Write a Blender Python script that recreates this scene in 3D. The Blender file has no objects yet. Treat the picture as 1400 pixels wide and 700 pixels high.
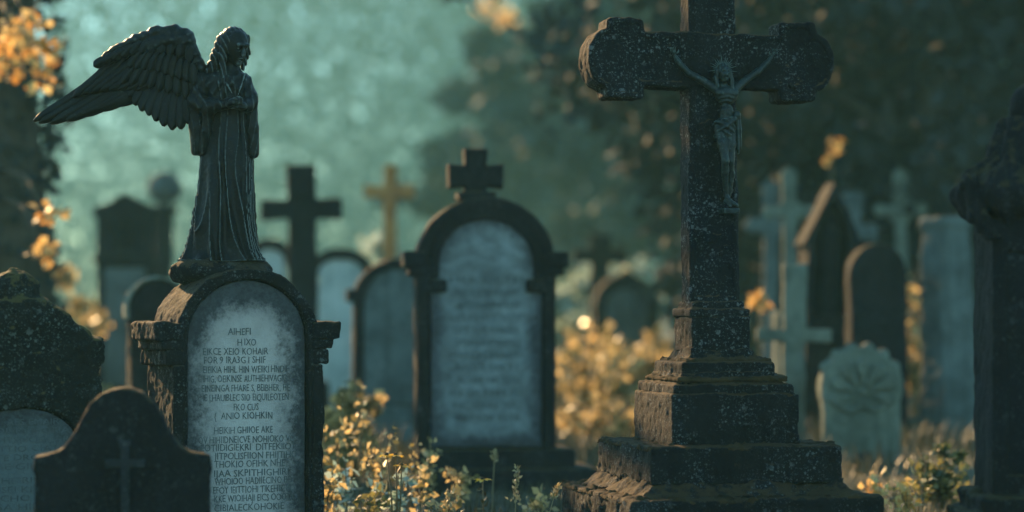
import bpy, math, random
import numpy as np
from mathutils import Vector, Matrix

random.seed(7)
RNG = np.random.default_rng(11)
scene = bpy.context.scene
col = scene.collection
R = math.radians
FPX = 85 / 36 * 1400          # focal length in photo pixels
CAMZ, HORIZ = 1.05, 420.0
FOCUS = 10.3

def at(px, py, d):
    return Vector(((px - 700) / FPX * d, d, CAMZ + (HORIZ - py) / FPX * d))

# ------------------------------------------------------------------ objects
def tag(o, label=None, cat=None, group=None, kind=None):
    if label: o['label'] = label
    if cat: o['category'] = cat
    if group: o['group'] = group
    if kind: o['kind'] = kind
    return o

def empty(name, loc, rz=0.0, label=None, cat=None, group=None):
    o = bpy.data.objects.new(name, None)
    o.empty_display_size = 0.1
    col.objects.link(o)
    o.location = loc
    o.rotation_euler = (0, 0, rz)
    return tag(o, label, cat, group)

def mesh_obj(name, verts, faces, mat, parent=None, smooth=True):
    me = bpy.data.meshes.new(name)
    verts = np.asarray(verts, dtype=np.float32)
    if isinstance(faces, np.ndarray):
        n, k = faces.shape
        me.vertices.add(len(verts)); me.vertices.foreach_set('co', verts.ravel())
        me.loops.add(n * k); me.loops.foreach_set('vertex_index', faces.astype(np.int32).ravel())
        me.polygons.add(n); me.polygons.foreach_set('loop_start', np.arange(0, n * k, k, dtype=np.int32))
        me.update(calc_edges=True)
    else:
        me.from_pydata([tuple(map(float, v)) for v in verts], [], [tuple(f) for f in faces])
        me.update()
    me.validate()
    if smooth:
        me.polygons.foreach_set('use_smooth', np.ones(len(me.polygons), dtype=bool))
    o = bpy.data.objects.new(name, me)
    col.objects.link(o)
    if mat: me.materials.append(mat)
    if parent: o.parent = parent
    return o

# ------------------------------------------------------------------ signed distance modelling
_lat = np.random.default_rng(3).random((32, 32, 32)).astype(np.float32) * 2 - 1
def vnoise(x, y, z, s, seed=0):
    """value noise, s = feature size"""
    x = np.asarray(x, np.float32) / s + seed * 7.31; y = np.asarray(y, np.float32) / s + seed * 3.17; z = np.asarray(z, np.float32) / s + seed * 5.77
    xi, yi, zi = np.floor(x).astype(int), np.floor(y).astype(int), np.floor(z).astype(int)
    fx, fy, fz = x - xi, y - yi, z - zi
    fx, fy, fz = fx * fx * (3 - 2 * fx), fy * fy * (3 - 2 * fy), fz * fz * (3 - 2 * fz)
    r = 0
    for a in (0, 1):
        wa = fx if a else 1 - fx
        for b in (0, 1):
            wb = fy if b else 1 - fy
            for c in (0, 1):
                wc = fz if c else 1 - fz
                r = r + _lat[(xi + a) % 32, (yi + b) % 32, (zi + c) % 32] * wa * wb * wc
    return r

def smin(a, b, k):
    h = np.clip(.5 + .5 * (b - a) / k, 0, 1)
    return b + (a - b) * h - k * h * (1 - h)

def box(X, Y, Z, c, hf, r=0.0):
    qx, qy, qz = abs(X - c[0]) - hf[0] + r, abs(Y - c[1]) - hf[1] + r, abs(Z - c[2]) - hf[2] + r
    return np.sqrt(np.maximum(qx, 0) ** 2 + np.maximum(qy, 0) ** 2 + np.maximum(qz, 0) ** 2) + np.minimum(np.maximum(np.maximum(qx, qy), qz), 0) - r

def ell(X, Y, Z, c, r):
    x, y, z = X - c[0], Y - c[1], Z - c[2]
    k0 = np.sqrt((x / r[0]) ** 2 + (y / r[1]) ** 2 + (z / r[2]) ** 2)
    k1 = np.sqrt((x / r[0] ** 2) ** 2 + (y / r[1] ** 2) ** 2 + (z / r[2] ** 2) ** 2) + 1e-6
    return k0 * (k0 - 1) / k1

def cap(X, Y, Z, a, b, ra, rb):
    ax, ay, az = a
    dx, dy, dz = b[0] - ax, b[1] - ay, b[2] - az
    L = dx * dx + dy * dy + dz * dz + 1e-9
    t = np.clip(((X - ax) * dx + (Y - ay) * dy + (Z - az) * dz) / L, 0, 1)
    return np.sqrt((X - ax - t * dx) ** 2 + (Y - ay - t * dy) ** 2 + (Z - az - t * dz) ** 2) - (ra + (rb - ra) * t)

def chain(X, Y, Z, pts, rad, k=2.0):
    d = None
    for i in range(len(pts) - 1):
        c = cap(X, Y, Z, pts[i], pts[i + 1], rad[i], rad[i + 1])
        d = c if d is None else smin(d, c, k)
    return d

def poly2(X, Z, pts):
    """signed distance to a polygon in the XZ plane"""
    d = None; s = None
    n = len(pts)
    for i in range(n):
        ax, az = pts[i]; bx, bz = pts[i - 1]
        ex, ez = bx - ax, bz - az
        wx, wz = X - ax, Z - az
        t = np.clip((wx * ex + wz * ez) / (ex * ex + ez * ez + 1e-12), 0, 1)
        q = (wx - ex * t) ** 2 + (wz - ez * t) ** 2
        c1, c2, c3 = Z >= az, Z < bz, ex * wz > ez * wx
        flip = (c1 & c2 & c3) | (~c1 & ~c2 & ~c3)
        d = q if d is None else np.minimum(d, q)
        s = np.where(flip, -1.0, 1.0) if s is None else np.where(flip, -s, s)
    return np.sqrt(d) * s

def ext(d2, Y, y0, y1, r=0.0):
    """extrude a 2d field from y0 to y1 with rounded edges"""
    yc, hy = (y0 + y1) / 2, (y1 - y0) / 2
    a, b = d2 + r, abs(Y - yc) - hy + r
    return np.minimum(np.maximum(a, b), 0) + np.sqrt(np.maximum(a, 0) ** 2 + np.maximum(b, 0) ** 2) - r

def arch(w, hs, rz=None, z0=0.0, n=28, cx=0.0):
    """outline: straight jambs up to hs, then half an ellipse"""
    rz = w if rz is None else rz
    p = [(cx - w, z0), (cx + w, z0)]
    for i in range(n + 1):
        a = math.pi * i / n
        p.append((cx + w * math.cos(a), hs + rz * math.sin(a)))
    return p

def nets(Fd, o, h):
    S = Fd < 0
    nx, ny, nz = Fd.shape
    cnt = np.zeros((nx - 1, ny - 1, nz - 1), np.int8)
    for a in (0, 1):
        for b in (0, 1):
            for c in (0, 1):
                cnt += S[a:nx - 1 + a, b:ny - 1 + b, c:nz - 1 + c]
    I = np.argwhere((cnt > 0) & (cnt < 8))
    ids = np.full(cnt.shape, -1, np.int32)
    ids[I[:, 0], I[:, 1], I[:, 2]] = np.arange(len(I))
    acc = np.zeros((len(I), 3), np.float32); num = np.zeros(len(I), np.float32)
    cor = [(a, b, c) for a in (0, 1) for b in (0, 1) for c in (0, 1)]
    val = {c: Fd[I[:, 0] + c[0], I[:, 1] + c[1], I[:, 2] + c[2]] for c in cor}
    for c in cor:
        for ax in range(3):
            if c[ax] == 0:
                e = list(c); e[ax] = 1; e = tuple(e)
                fa, fb = val[c], val[e]
                m = (fa < 0) != (fb < 0)
                t = np.where(m, fa / np.where(m, fa - fb, 1), 0)
                p = np.tile(np.array(c, np.float32), (len(I), 1)); p[:, ax] += t
                acc += p * m[:, None]; num += m
    V = (I + acc / num[:, None]) * h + np.asarray(o)
    quads = []
    for ax in range(3):
        b, c = [(1, 2), (2, 0), (0, 1)][ax]
        sl = [slice(None)] * 3; sl2 = [slice(None)] * 3
        sl[ax] = slice(0, -1); sl2[ax] = slice(1, None)
        A, B = S[tuple(sl)], S[tuple(sl2)]
        E = np.argwhere(A != B)
        ok = (E[:, b] > 0) & (E[:, c] > 0) & (E[:, b] < Fd.shape[b] - 1) & (E[:, c] < Fd.shape[c] - 1)
        E = E[ok]
        inside = A[E[:, 0], E[:, 1], E[:, 2]]
        def g(db, dc):
            q = E.copy(); q[:, b] += db; q[:, c] += dc
            return ids[q[:, 0], q[:, 1], q[:, 2]]
        q = np.stack([g(-1, -1), g(0, -1), g(0, 0), g(-1, 0)], 1)
        q[~inside] = q[~inside][:, ::-1]
        quads.append(q)
    return V, np.concatenate(quads)

def sdf(name, fn, lo, hi, h, mat, parent, scale=1.0, rough=None, off=(0, 0, 0)):
    """mesh of fn(X,Y,Z)<0.  rough = list of (amplitude, feature size, seed): weathering of the stone"""
    lo = np.array(lo, float) - 2.5 * h; hi = np.array(hi, float) + 2.5 * h
    ax = [np.arange(lo[i], hi[i] + h, h).astype(np.float32) for i in range(3)]
    X, Y, Z = ax[0][:, None, None], ax[1][None, :, None], ax[2][None, None, :]
    Fd = np.array(np.broadcast_to(fn(X, Y, Z), (len(ax[0]), len(ax[1]), len(ax[2]))), dtype=np.float32)
    if rough:
        amp = sum(abs(r[0]) for r in rough)
        m = np.argwhere(abs(Fd) < amp * 1.3 + 2 * h)
        x, y, z = ax[0][m[:, 0]], ax[1][m[:, 1]], ax[2][m[:, 2]]
        add = 0
        for a, s, sd in rough:
            add = add + a * vnoise(x, y, z, s, sd)
        Fd[m[:, 0], m[:, 1], m[:, 2]] += add
    V, Q = nets(Fd, lo, h)
    V = (V + np.array(off)) * scale
    return mesh_obj(name, V, Q, mat, parent)

# ------------------------------------------------------------------ materials
class NT:
    def __init__(s, name):
        s.m = bpy.data.materials.new(name); s.m.use_nodes = True
        s.t = s.m.node_tree; s.t.nodes.clear()
        s.out = s.t.nodes.new('ShaderNodeOutputMaterial')
    def n(s, typ, **kw):
        nd = s.t.nodes.new('ShaderNode' + typ)
        for k, v in kw.items():
            if k.startswith('i_'):
                nd.inputs[k[2:].replace('_', ' ')].default_value = v
            else: setattr(nd, k, v)
        return nd
    def l(s, a, b): s.t.links.new(a, b)
    def noise(s, vec, scale, detail=6, rough=.6, dist=0):
        nd = s.n('TexNoise', i_Scale=scale, i_Detail=detail, i_Roughness=rough, i_Distortion=dist)
        s.l(vec, nd.inputs['Vector']); return nd.outputs['Fac']
    def ramp(s, fac, a, b, va=0.0, vb=1.0):
        nd = s.n('MapRange', clamp=True, interpolation_type='SMOOTHSTEP')
        s.l(fac, nd.inputs[0]); nd.inputs[1].default_value = a; nd.inputs[2].default_value = b
        nd.inputs[3].default_value = va; nd.inputs[4].default_value = vb
        return nd.outputs[0]
    def mix(s, fac, a, b):
        nd = s.n('Mix', data_type='RGBA')
        for sock, v in ((nd.inputs[0], fac), (nd.inputs[6], a), (nd.inputs[7], b)):
            if isinstance(v, (float, int)): sock.default_value = v
            elif isinstance(v, tuple): sock.default_value = (*v, 1) if len(v) == 3 else v
            else: s.l(v, sock)
        return nd.outputs[2]
    def math(s, op, a, b=0.0):
        nd = s.n('Math', operation=op)
        for sock, v in ((nd.inputs[0], a), (nd.inputs[1], b)):
            if isinstance(v, (float, int)): sock.default_value = v
            else: s.l(v, sock)
        return nd.outputs[0]

def stone(name, c1, c2, lichen=0.0, lic_hilite_col=(.30, .32, .29), moss=0.0, moss_col=(.055, .042, .016), streak=0.0, bump=.5, grain=1.0, rough=.85, edge=0.0, spec=.08):
    N = NT(name)
    tc = N.n('TexCoord').outputs['Object']
    big = N.noise(tc, 3.2 * grain, 7, .62, .4)
    fine = N.noise(tc, 38 * grain, 6, .7)
    colr = N.mix(N.ramp(big, .34, .66), c1, c2)
    dark = tuple(v * .35 for v in c1)
    colr = N.mix(N.ramp(fine, .55, .8, 0, .75), colr, dark)
    if streak:
        mp = N.n('Mapping'); mp.inputs['Scale'].default_value = (14 * grain, 14 * grain, 1.1 * grain); N.l(tc, mp.inputs[0])
        st = N.noise(mp.outputs[0], 1.0, 5, .6)
        colr = N.mix(N.ramp(st, .5, .72, 0, streak), colr, dark)
    if lichen:
        patch = N.noise(tc, 5.5 * grain, 5, .65)
        wob = N.noise(tc, 70 * grain, 5, .75)
        def rosette(scale, size, pa, pb):
            vo = N.n('TexVoronoi', i_Scale=scale * grain); vo.inputs['Randomness'].default_value = 1
            N.l(tc, vo.inputs['Vector'])
            sc_ = N.n('SeparateColor'); N.l(vo.outputs['Color'], sc_.inputs[0])
            rad = N.math('MULTIPLY', N.math('POWER', sc_.outputs[0], 3.5), size)
            dd = N.math('ADD', vo.outputs['Distance'], N.math('MULTIPLY', N.math('SUBTRACT', wob, .5), 1.7))
            return N.math('MULTIPLY', N.ramp(N.math('SUBTRACT', rad, dd), 0, .10), N.ramp(patch, pa, pb))
        sp2 = N.noise(tc, 24 * grain, 8, .78)
        sp = N.noise(tc, 95 * grain, 4, .8)
        spk = N.math('MULTIPLY', N.ramp(sp, .555, .66, 0, .8), N.ramp(patch, .36, .58))
        a = N.math('MAXIMUM', N.math('MULTIPLY', N.math('MAXIMUM', rosette(30, .52, .48, .62), rosette(80, .55, .42, .58)), .75), spk)
        b = N.math('MULTIPLY', N.ramp(sp2, .60, .70, 0, .7), N.ramp(patch, .50, .66))
        colr = N.mix(N.math('MULTIPLY', N.math('MAXIMUM', a, b), lichen), colr, lic_hilite_col)
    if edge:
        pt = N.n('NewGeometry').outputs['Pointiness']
        colr = N.mix(N.ramp(pt, .51, .585, 0, edge), colr, lic_hilite_col)  # rim highlights painted in: raised ridges take the lighter colour
    if moss:
        nm = N.n('NewGeometry').outputs['Normal']
        sx = N.n('SeparateXYZ'); N.l(nm, sx.inputs[0])
        up = N.math('ADD', sx.outputs[2], N.ramp(N.noise(tc, 16 * grain, 6, .7), .3, .7, -.45, .35))
        colr = N.mix(N.ramp(up, .35, .75, 0, moss), colr, moss_col)
    p = N.n('BsdfPrincipled', i_Roughness=rough)
    p.inputs['Specular IOR Level'].default_value = spec
    N.l(colr, p.inputs['Base Color'])
    h = N.math('ADD', N.math('MULTIPLY', fine, .6), N.math('MULTIPLY', N.noise(tc, 140 * grain, 4, .7), .4))
    bp = N.n('Bump', i_Strength=bump, i_Distance=.012 / grain)
    N.l(h, bp.inputs['Height']); N.l(bp.outputs[0], p.inputs['Normal'])
    N.l(p.outputs[0], N.out.inputs[0])
    return N.m

def panel_stone(name, base, dirt, cx, z0, z1, hw, arch_r, lines=0.0, soft=.09, top=None):
    """pale slab, dirt grown in from its borders (coordinates in metres, local)"""
    N = NT(name)
    tc = N.n('TexCoord').outputs['Object']
    sx = N.n('SeparateXYZ'); N.l(tc, sx.inputs[0])
    n1 = N.noise(tc, 5, 8, .68, .3); n2 = N.noise(tc, 48, 5, .7)
    # distance from the border (arched top)
    dx = N.math('SUBTRACT', hw, N.math('ABSOLUTE', N.math('SUBTRACT', sx.outputs[0], cx)))
    dz = N.math('SUBTRACT', sx.outputs[2], z0)
    zz = N.math('MAXIMUM', N.math('SUBTRACT', sx.outputs[2], z1 - arch_r), 0.0)
    xx = N.math('SUBTRACT', sx.outputs[0], cx)
    rr = N.math('SQRT', N.math('ADD', N.math('MULTIPLY', xx, xx), N.math('MULTIPLY', zz, zz)))
    dr = N.math('SUBTRACT', arch_r, rr)
    e = N.math('MINIMUM', N.math('MINIMUM', dx, dz), dr)
    e = N.math('ADD', e, N.math('MULTIPLY', N.math('SUBTRACT', n1, .5), soft * 3.0))
    e = N.math('ADD', e, N.math('MULTIPLY', N.math('SUBTRACT', n2, .5), soft * 1.7))
    if top is not None:      # soot that has run down from under the arch
        e = N.math('SUBTRACT', e, N.math('MULTIPLY', N.math('MAXIMUM', N.math('SUBTRACT', sx.outputs[2], top), 0.0), .62))
    colr = N.mix(N.ramp(n1, .35, .68), base, tuple(v * .72 for v in base))
    colr = N.mix(N.ramp(n2, .5, .75, 0, .4), colr, tuple(v * .5 for v in base))
    if lines:
        ln = N.noise(tc, 4.2, 9, .72, .5); l2 = N.noise(tc, 9, 6, .7, .2)
        colr = N.mix(N.ramp(ln, .36, .70, 0, lines), colr, tuple(v * .25 for v in base))
        colr = N.mix(N.ramp(l2, .45, .8, 0, lines), colr, tuple(v * .35 for v in base))
    grime = N.mix(N.ramp(N.math('ADD', N.math('MULTIPLY', n1, .5), N.math('MULTIPLY', n2, .5)), .38, .62), dirt, tuple(v * 2.6 for v in dirt))
    colr = N.mix(N.ramp(e, -soft * .3, soft * 1.5, 1, 0), colr, grime)
    p = N.n('BsdfPrincipled', i_Roughness=.8)
    N.l(colr, p.inputs['Base Color'])
    bp = N.n('Bump', i_Strength=.5, i_Distance=.006)
    N.l(N.math('ADD', n2, N.noise(tc, 160, 3, .6)), bp.inputs['Height']); N.l(bp.outputs[0], p.inputs['Normal'])
    N.l(p.outputs[0], N.out.inputs[0])
    return N.m

def leafmat(name, ca, cb, trans=.45, rough=.45):
    N = NT(name)
    g = N.n('NewGeometry')
    rnd = g.outputs['Random Per Island']
    colr = N.mix(N.ramp(rnd, .1, .9), ca, cb)
    p = N.n('BsdfPrincipled', i_Roughness=rough); N.l(colr, p.inputs['Base Color'])
    t = N.n('BsdfTranslucent'); N.l(colr, t.inputs[0])
    mx = N.n('MixShader'); mx.inputs[0].default_value = trans
    N.l(p.outputs[0], mx.inputs[1]); N.l(t.outputs[0], mx.inputs[2]); N.l(mx.outputs[0], N.out.inputs[0])
    return N.m

def plain(name, c, rough=.7, metal=0.0):
    N = NT(name)
    tc = N.n('TexCoord').outputs['Object']
    colr = N.mix(N.ramp(N.noise(tc, 30, 6, .7), .35, .7), c, tuple(v * .5 for v in c))
    p = N.n('BsdfPrincipled', i_Roughness=rough, i_Metallic=metal); N.l(colr, p.inputs['Base Color']); N.l(p.outputs[0], N.out.inputs[0])
    return N.m

M = {}
M['cross'] = stone('lichened_stone', (0.0052, 0.0057, 0.0073), (0.0115, 0.0123, 0.0143), lichen=.50, lic_hilite_col=(.21, .235, .235), moss=.9, moss_col=(.050, .033, .017), streak=.5, bump=.9)
M['angelstone'] = stone('dark_tomb_stone', (0.0050, 0.0055, 0.0064), (0.0115, 0.0123, 0.0132), lichen=.5, lic_hilite_col=(.15, .17, .165), moss=.6, moss_col=(.055, .040, .020), streak=.6, bump=.8)
M['angel'] = stone('black_weathered_bronze', (.0034, .0042, .0044), (.0070, .0086, .0086), lichen=.07, lic_hilite_col=(.16, .20, .19), bump=.3, grain=1.4, rough=.42, edge=.7, spec=.14)
M['corpus'] = stone('verdigris_bronze', (0.006, 0.010, 0.010), (0.014, 0.023, 0.022), lichen=.3, lic_hilite_col=(.13, .19, .18), bump=.25, grain=2, rough=.42, edge=.5, spec=.2)
M['mossy'] = stone('mossy_stone', (0.0054, 0.0062, 0.0062), (0.0123, 0.0135, 0.0123), lichen=.7, lic_hilite_col=(.13, .155, .14), moss=.9, moss_col=(.07, .055, .02), bump=1.0)
M['black'] = stone('sooty_stone', (0.0052, 0.0057, 0.0073), (0.0105, 0.0112, 0.0133), lichen=.10, moss=.5, bump=.6, streak=.4)
M['relief'] = stone('worn_relief_stone', (0.0154, 0.0176, 0.0198), (0.0275, 0.0308, 0.0330), lichen=.2, bump=.6)
M['mid'] = stone('dark_frame_stone', (0.0066, 0.0069, 0.0081), (0.0123, 0.0123, 0.0127), lichen=.2, moss=.5, bump=.6, streak=.3)
M['grey'] = stone('grey_grave_stone', (.045, .058, .056), (.09, .115, .11), lichen=.4, moss=.5, bump=.6, streak=.5)
M['pale'] = stone('pale_grave_stone', (.068, .080, .062), (.135, .155, .120), lichen=.3, moss=.3, bump=.6, streak=.45)
M['bright'] = stone('lime_washed_stone', (.26, .31, .28), (.42, .47, .43), lichen=.3, moss=.3, bump=.5, streak=.4)
M['sun_orange_cross'] = stone('sun_orange_cross_stone', (.22, .10, .035), (.34, .19, .07), lichen=.3, bump=.5)  # warm sunlight on the cross painted into its orange base colour
M['moss'] = stone('dry_moss', (.016, .012, .007), (.060, .038, .018), lichen=0, bump=1.0, grain=2.5, rough=.95)
M['ink'] = plain('engraved_letter_dirt', (.075, .09, .088), .9)

# ------------------------------------------------------------------ camera, light, air
cam_d = bpy.data.cameras.new('camera'); cam = bpy.data.objects.new('camera', cam_d); col.objects.link(cam)
cam.location = (0, 0, CAMZ); cam.rotation_euler = (R(90), 0, 0)
cam_d.lens = 85; cam_d.sensor_width = 36; cam_d.shift_y = (HORIZ - 350) / 1400
cam_d.clip_start = .05; cam_d.clip_end = 2000
cam_d.dof.use_dof = True; cam_d.dof.focus_distance = FOCUS; cam_d.dof.aperture_fstop = .085 / .085
scene.camera = cam

SUN = Vector((-.50, .87, 0)).normalized(); EL = R(21)
sun_d = bpy.data.lights.new('sun', 'SUN'); sun = bpy.data.objects.new('sun', sun_d); col.objects.link(sun)
sun_d.energy = 4.8; sun_d.angle = R(.5); sun_d.color = (1, .62, .28)
sdir = Vector((SUN.x * math.cos(EL), SUN.y * math.cos(EL), math.sin(EL)))
sun.rotation_euler = sdir.to_track_quat('Z', 'Y').to_euler()
sun.location = sdir * 40

W = bpy.data.worlds.new('World'); scene.world = W; W.use_nodes = True
wt = W.node_tree; bg = wt.nodes['Background']
sky = wt.nodes.new('ShaderNodeTexSky'); sky.sky_type = 'NISHITA'; sky.sun_disc = False
sky.sun_elevation = EL; sky.sun_rotation = math.atan2(SUN.x, SUN.y)
sky.air_density = 1.0; sky.dust_density = .2; sky.ozone_density = 3
tint = wt.nodes.new('ShaderNodeMix'); tint.data_type = 'RGBA'; tint.blend_type = 'MULTIPLY'; tint.inputs[0].default_value = 1
tint.inputs[7].default_value = (.62, .84, .78, 1)
wt.links.new(sky.outputs[0], tint.inputs[6]); wt.links.new(tint.outputs[2], bg.inputs[0])
bg.inputs[1].default_value = .15

scene.view_settings.view_transform = 'Standard'; scene.view_settings.look = 'None'
scene.view_settings.gamma = 1; scene.view_settings.use_curve_mapping = False
scene.view_settings.exposure = 1.7
scene.render.engine = 'CYCLES'
scene.cycles.use_denoising = True
try: scene.cycles.denoiser = 'OPENIMAGEDENOISE'
except Exception: pass
scene.cycles.max_bounces = 6; scene.cycles.diffuse_bounces = 3; scene.cycles.volume_bounces = 1
scene.cycles.transparent_max_bounces = 8; scene.cycles.sample_clamp_indirect = 4

def build_haze(density):
    x0, x1, y0, y1, z0, z1 = -160, 160, -45, 330, -1.3, 46
    v = [(x, y, z) for x in (x0, x1) for y in (y0, y1) for z in (z0, z1)]
    f = [(0, 1, 3, 2), (4, 6, 7, 5), (0, 4, 5, 1), (2, 3, 7, 6), (0, 2, 6, 4), (1, 5, 7, 3)]
    o = mesh_obj('haze', v, f, None, smooth=False)
    m = bpy.data.materials.new('mist'); m.use_nodes = True; t = m.node_tree; t.nodes.clear()
    out = t.nodes.new('ShaderNodeOutputMaterial'); pv = t.nodes.new('ShaderNodeVolumePrincipled')
    pv.inputs['Density'].default_value = density; pv.inputs['Color'].default_value = (.40, .93, .86, 1); pv.inputs['Anisotropy'].default_value = .1
    t.links.new(pv.outputs[0], out.inputs['Volume'])
    o.data.materials.append(m)
    tag(o, kind='stuff')
build_haze(.0009)

def gz(x, y):
    return .05 * math.sin(x * .55 + 1.3) * math.sin(y * .31) + .03 * math.sin(x * 1.7 + y * .9) if y > 13 else 0.0

# ground sheet
def build_ground():
    xs = np.concatenate([np.linspace(-155, -12, 24), np.linspace(-11, 11, 90), np.linspace(12, 155, 24)])
    ys = np.concatenate([np.linspace(-35, 3, 12), np.linspace(4, 45, 150), np.linspace(47, 325, 50)])
    nx, ny = len(xs), len(ys)
    V = np.array([(x, y, gz(x, y)) for x in xs for y in ys])
    i = np.arange((nx - 1))[:, None] * ny + np.arange(ny - 1)[None, :]
    q = np.stack([i, i + ny, i + ny + 1, i + 1], -1).reshape(-1, 4)
    N = NT('grassy_earth'); tc = N.n('TexCoord').outputs['Object']
    c = N.mix(N.ramp(N.noise(tc, .9, 6, .6), .35, .65), (.035, .038, .016), (.075, .066, .026))
    c = N.mix(N.ramp(N.noise(tc, 14, 6, .7), .5, .7), c, (.03, .026, .015))
    p = N.n('BsdfPrincipled', i_Roughness=.95); N.l(c, p.inputs['Base Color'])
    bp = N.n('Bump', i_Strength=.8, i_Distance=.04); N.l(N.noise(tc, 22, 7, .7), bp.inputs['Height']); N.l(bp.outputs[0], p.inputs['Normal'])
    N.l(p.outputs[0], N.out.inputs[0])
    tag(mesh_obj('ground', V, q, N.m), kind='structure')
build_ground()


# ================================================================== the tall crucifix monument
S = FOCUS / FPX                               # metres per photo pixel at the focus distance
def build_crucifix():
    H0 = HORIZ + CAMZ / S                     # photo row of the ground line at this distance
    base = at(979, H0, FOCUS); base.z = 0
    root = empty('crucifix_monument', base, R(13.4),
                 'tall lichen-speckled stone cross with a bronze crucified figure on a stepped mossy pedestal', 'cross')
    zz = lambda py: H0 - py
    rg = [(1.3, 9, 1), (2.2, 34, 2), (.7, 4, 5)]
    mt = M['cross']
    def step(name, w, py0, py1, r=3, parent=root, dx=0, fn=None, rough=rg, h=1.7, mat=mt):
        z0, z1 = zz(py1), zz(py0)
        f = fn or (lambda X, Y, Z: box(X, Y, Z, (dx, 0, (z0 + z1) / 2), (w / 2, w / 2, (z1 - z0) / 2), r))
        return sdf(name, f, (dx - w / 2 - 8, -w / 2 - 8, z0 - 3), (dx + w / 2 + 8, w / 2 + 8, z1 + 3), h, mat, parent, S, rough)
    step('base_slab', 345, 669, H0 + 6, 4, h=2.6, rough=[(2.2, 12, 1), (3.5, 40, 2), (1, 5, 4)])
    # sloped, crumbling course
    def slope(X, Y, Z):
        t = np.clip((Z - zz(671)) / 20.0, 0, 1)
        w = 158 - 28 * t ** .7
        return np.maximum(np.maximum(abs(X), abs(Y)) - w, abs(Z - zz(661)) - 11) * .8
    step('sloped_course', 330, 649, 672, fn=slope, rough=[(3, 12, 3), (4, 30, 2), (1.4, 5, 4)], h=2.2)
    step('step', 263, 603, 653, 3.5, h=2.1, rough=[(1.8, 10, 6), (2.6, 36, 7), (.8, 4, 5)])
    step('step', 180, 535, 605, 3, dx=-1, rough=[(1.4, 10, 8), (2.2, 34, 9), (.7, 4, 5)])
    def slab(X, Y, Z):
        a = box(X, Y, Z, (-3, 0, zz(530)), (84, 84, 7.5), 3)
        t = np.clip((Z - zz(523)) / 12.0, 0, 1)
        b = np.maximum(np.maximum(abs(X + 3), abs(Y)) - (80 - 12 * t ** .5), abs(Z - zz(516)) - 8) * .85
        return np.minimum(a, b)
    step('moulded_slab', 172, 508, 539, fn=slab)
    def cyma(X, Y, Z):
        a = box(X, Y, Z, (-4, 0, zz(503)), (66, 66, 9), 3)
        t = np.clip((Z - zz(494)) / 17.0, 0, 1)
        w = 64 - 20 * np.sqrt(np.clip(1 - (1 - t) ** 2, 0, 1))
        return smin(a, np.maximum(np.maximum(abs(X + 4), abs(Y)) - w, abs(Z - zz(487)) - 11) * .8, 2)
    step('moulded_slab', 140, 474, 514, fn=cyma)
    step('plinth', 83, 432, 480, 2.5, dx=-6, rough=[(1.1, 8, 3), (1.3, 26, 4)], h=1.5)
    def collar(X, Y, Z):
        a = box(X, Y, Z, (-7, 0, zz(428)), (43, 42, 6), 4)
        return smin(a, box(X, Y, Z, (-7, 0, zz(419)), (37, 33, 7), 4), 3)
    step('collar', 90, 411, 434, fn=collar, h=1.4, rough=[(1, 7, 3), (1, 22, 4)])
    # shaft
    def shaft(X, Y, Z):
        t = (Z - zz(416)) / 416.0
        hw, hd = 35.5 - 2.5 * t, 24.0
        cx = -8.5 - 4.5 * t
        a = np.maximum(abs(X - cx) - hw, abs(Y) - hd)
        # chamfer towards the front edges
        a = np.maximum(a, ((abs(X - cx) - hw) + (abs(Y) - hd) + 5) * .707)
        rec = np.maximum(np.maximum(abs(X - cx) - (hw - 9), abs(Y + hd) - 1.8), abs(Z - zz(190)) - 214)
        a = np.maximum(a, -rec)
        return np.maximum(a, abs(Z - zz(158)) - 262)
    sdf('shaft', shaft, (-55, -30, zz(420)), (30, 30, zz(-104)), 1.5, mt, root, S, [(1.1, 8, 1), (1.5, 30, 2), (.5, 3.5, 3)])
    # arms with tabs and round lobes
    arm = [(-147, -37), (147, -37), (147, -37)]
    def end(sx):
        o = [(95, 37), (97, 53), (101, 55), (143, 55), (148, 52), (149, 41)]
        o += [(148 + 27 * math.cos(a), 39 * math.sin(a)) for a in [R(70 - i * 10) for i in range(15)]]
        o += [(149, -40), (148, -50), (144, -53), (101, -53), (97, -51), (95, -37)]
        return [(sx * x, z) for x, z in o]
    rt, lf = end(1), end(-1)
    out = rt + list(reversed(lf))
    inner = [(x * .955, z * .80) for x, z in out]
    cz = zz(85.5)
    def arms(X, Y, Z):
        d2 = poly2(X + 13, Z - cz, out)
        a = ext(d2, Y, -25.5, 25.5, 3)
        rec = np.maximum(np.maximum(d2 + 8, abs(Y + 25.5) - 2.0), abs(abs(X + 13) - 105) - 62)
        return np.maximum(a, -rec)
    sdf('crossarm', arms, (-195, -28, cz - 58), (168, 28, cz + 58), 1.5, mt, root, S, [(1.2, 8, 4), (1.7, 30, 5), (.5, 3.5, 6)])
    # upper lobe, above the picture's edge
    top = [(z, x) for x, z in rt]
    top = [(x, z - 95) for x, z in top]
    sdf('top_lobe', lambda X, Y, Z: ext(poly2(X + 13.5, Z - zz(-104), top + [(-34, -6), (34, -6)][::1]), Y, -25, 25, 3),
        (-75, -28, zz(-98)), (50, 28, zz(-195)), 2.0, mt, root, S, rg)

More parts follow.
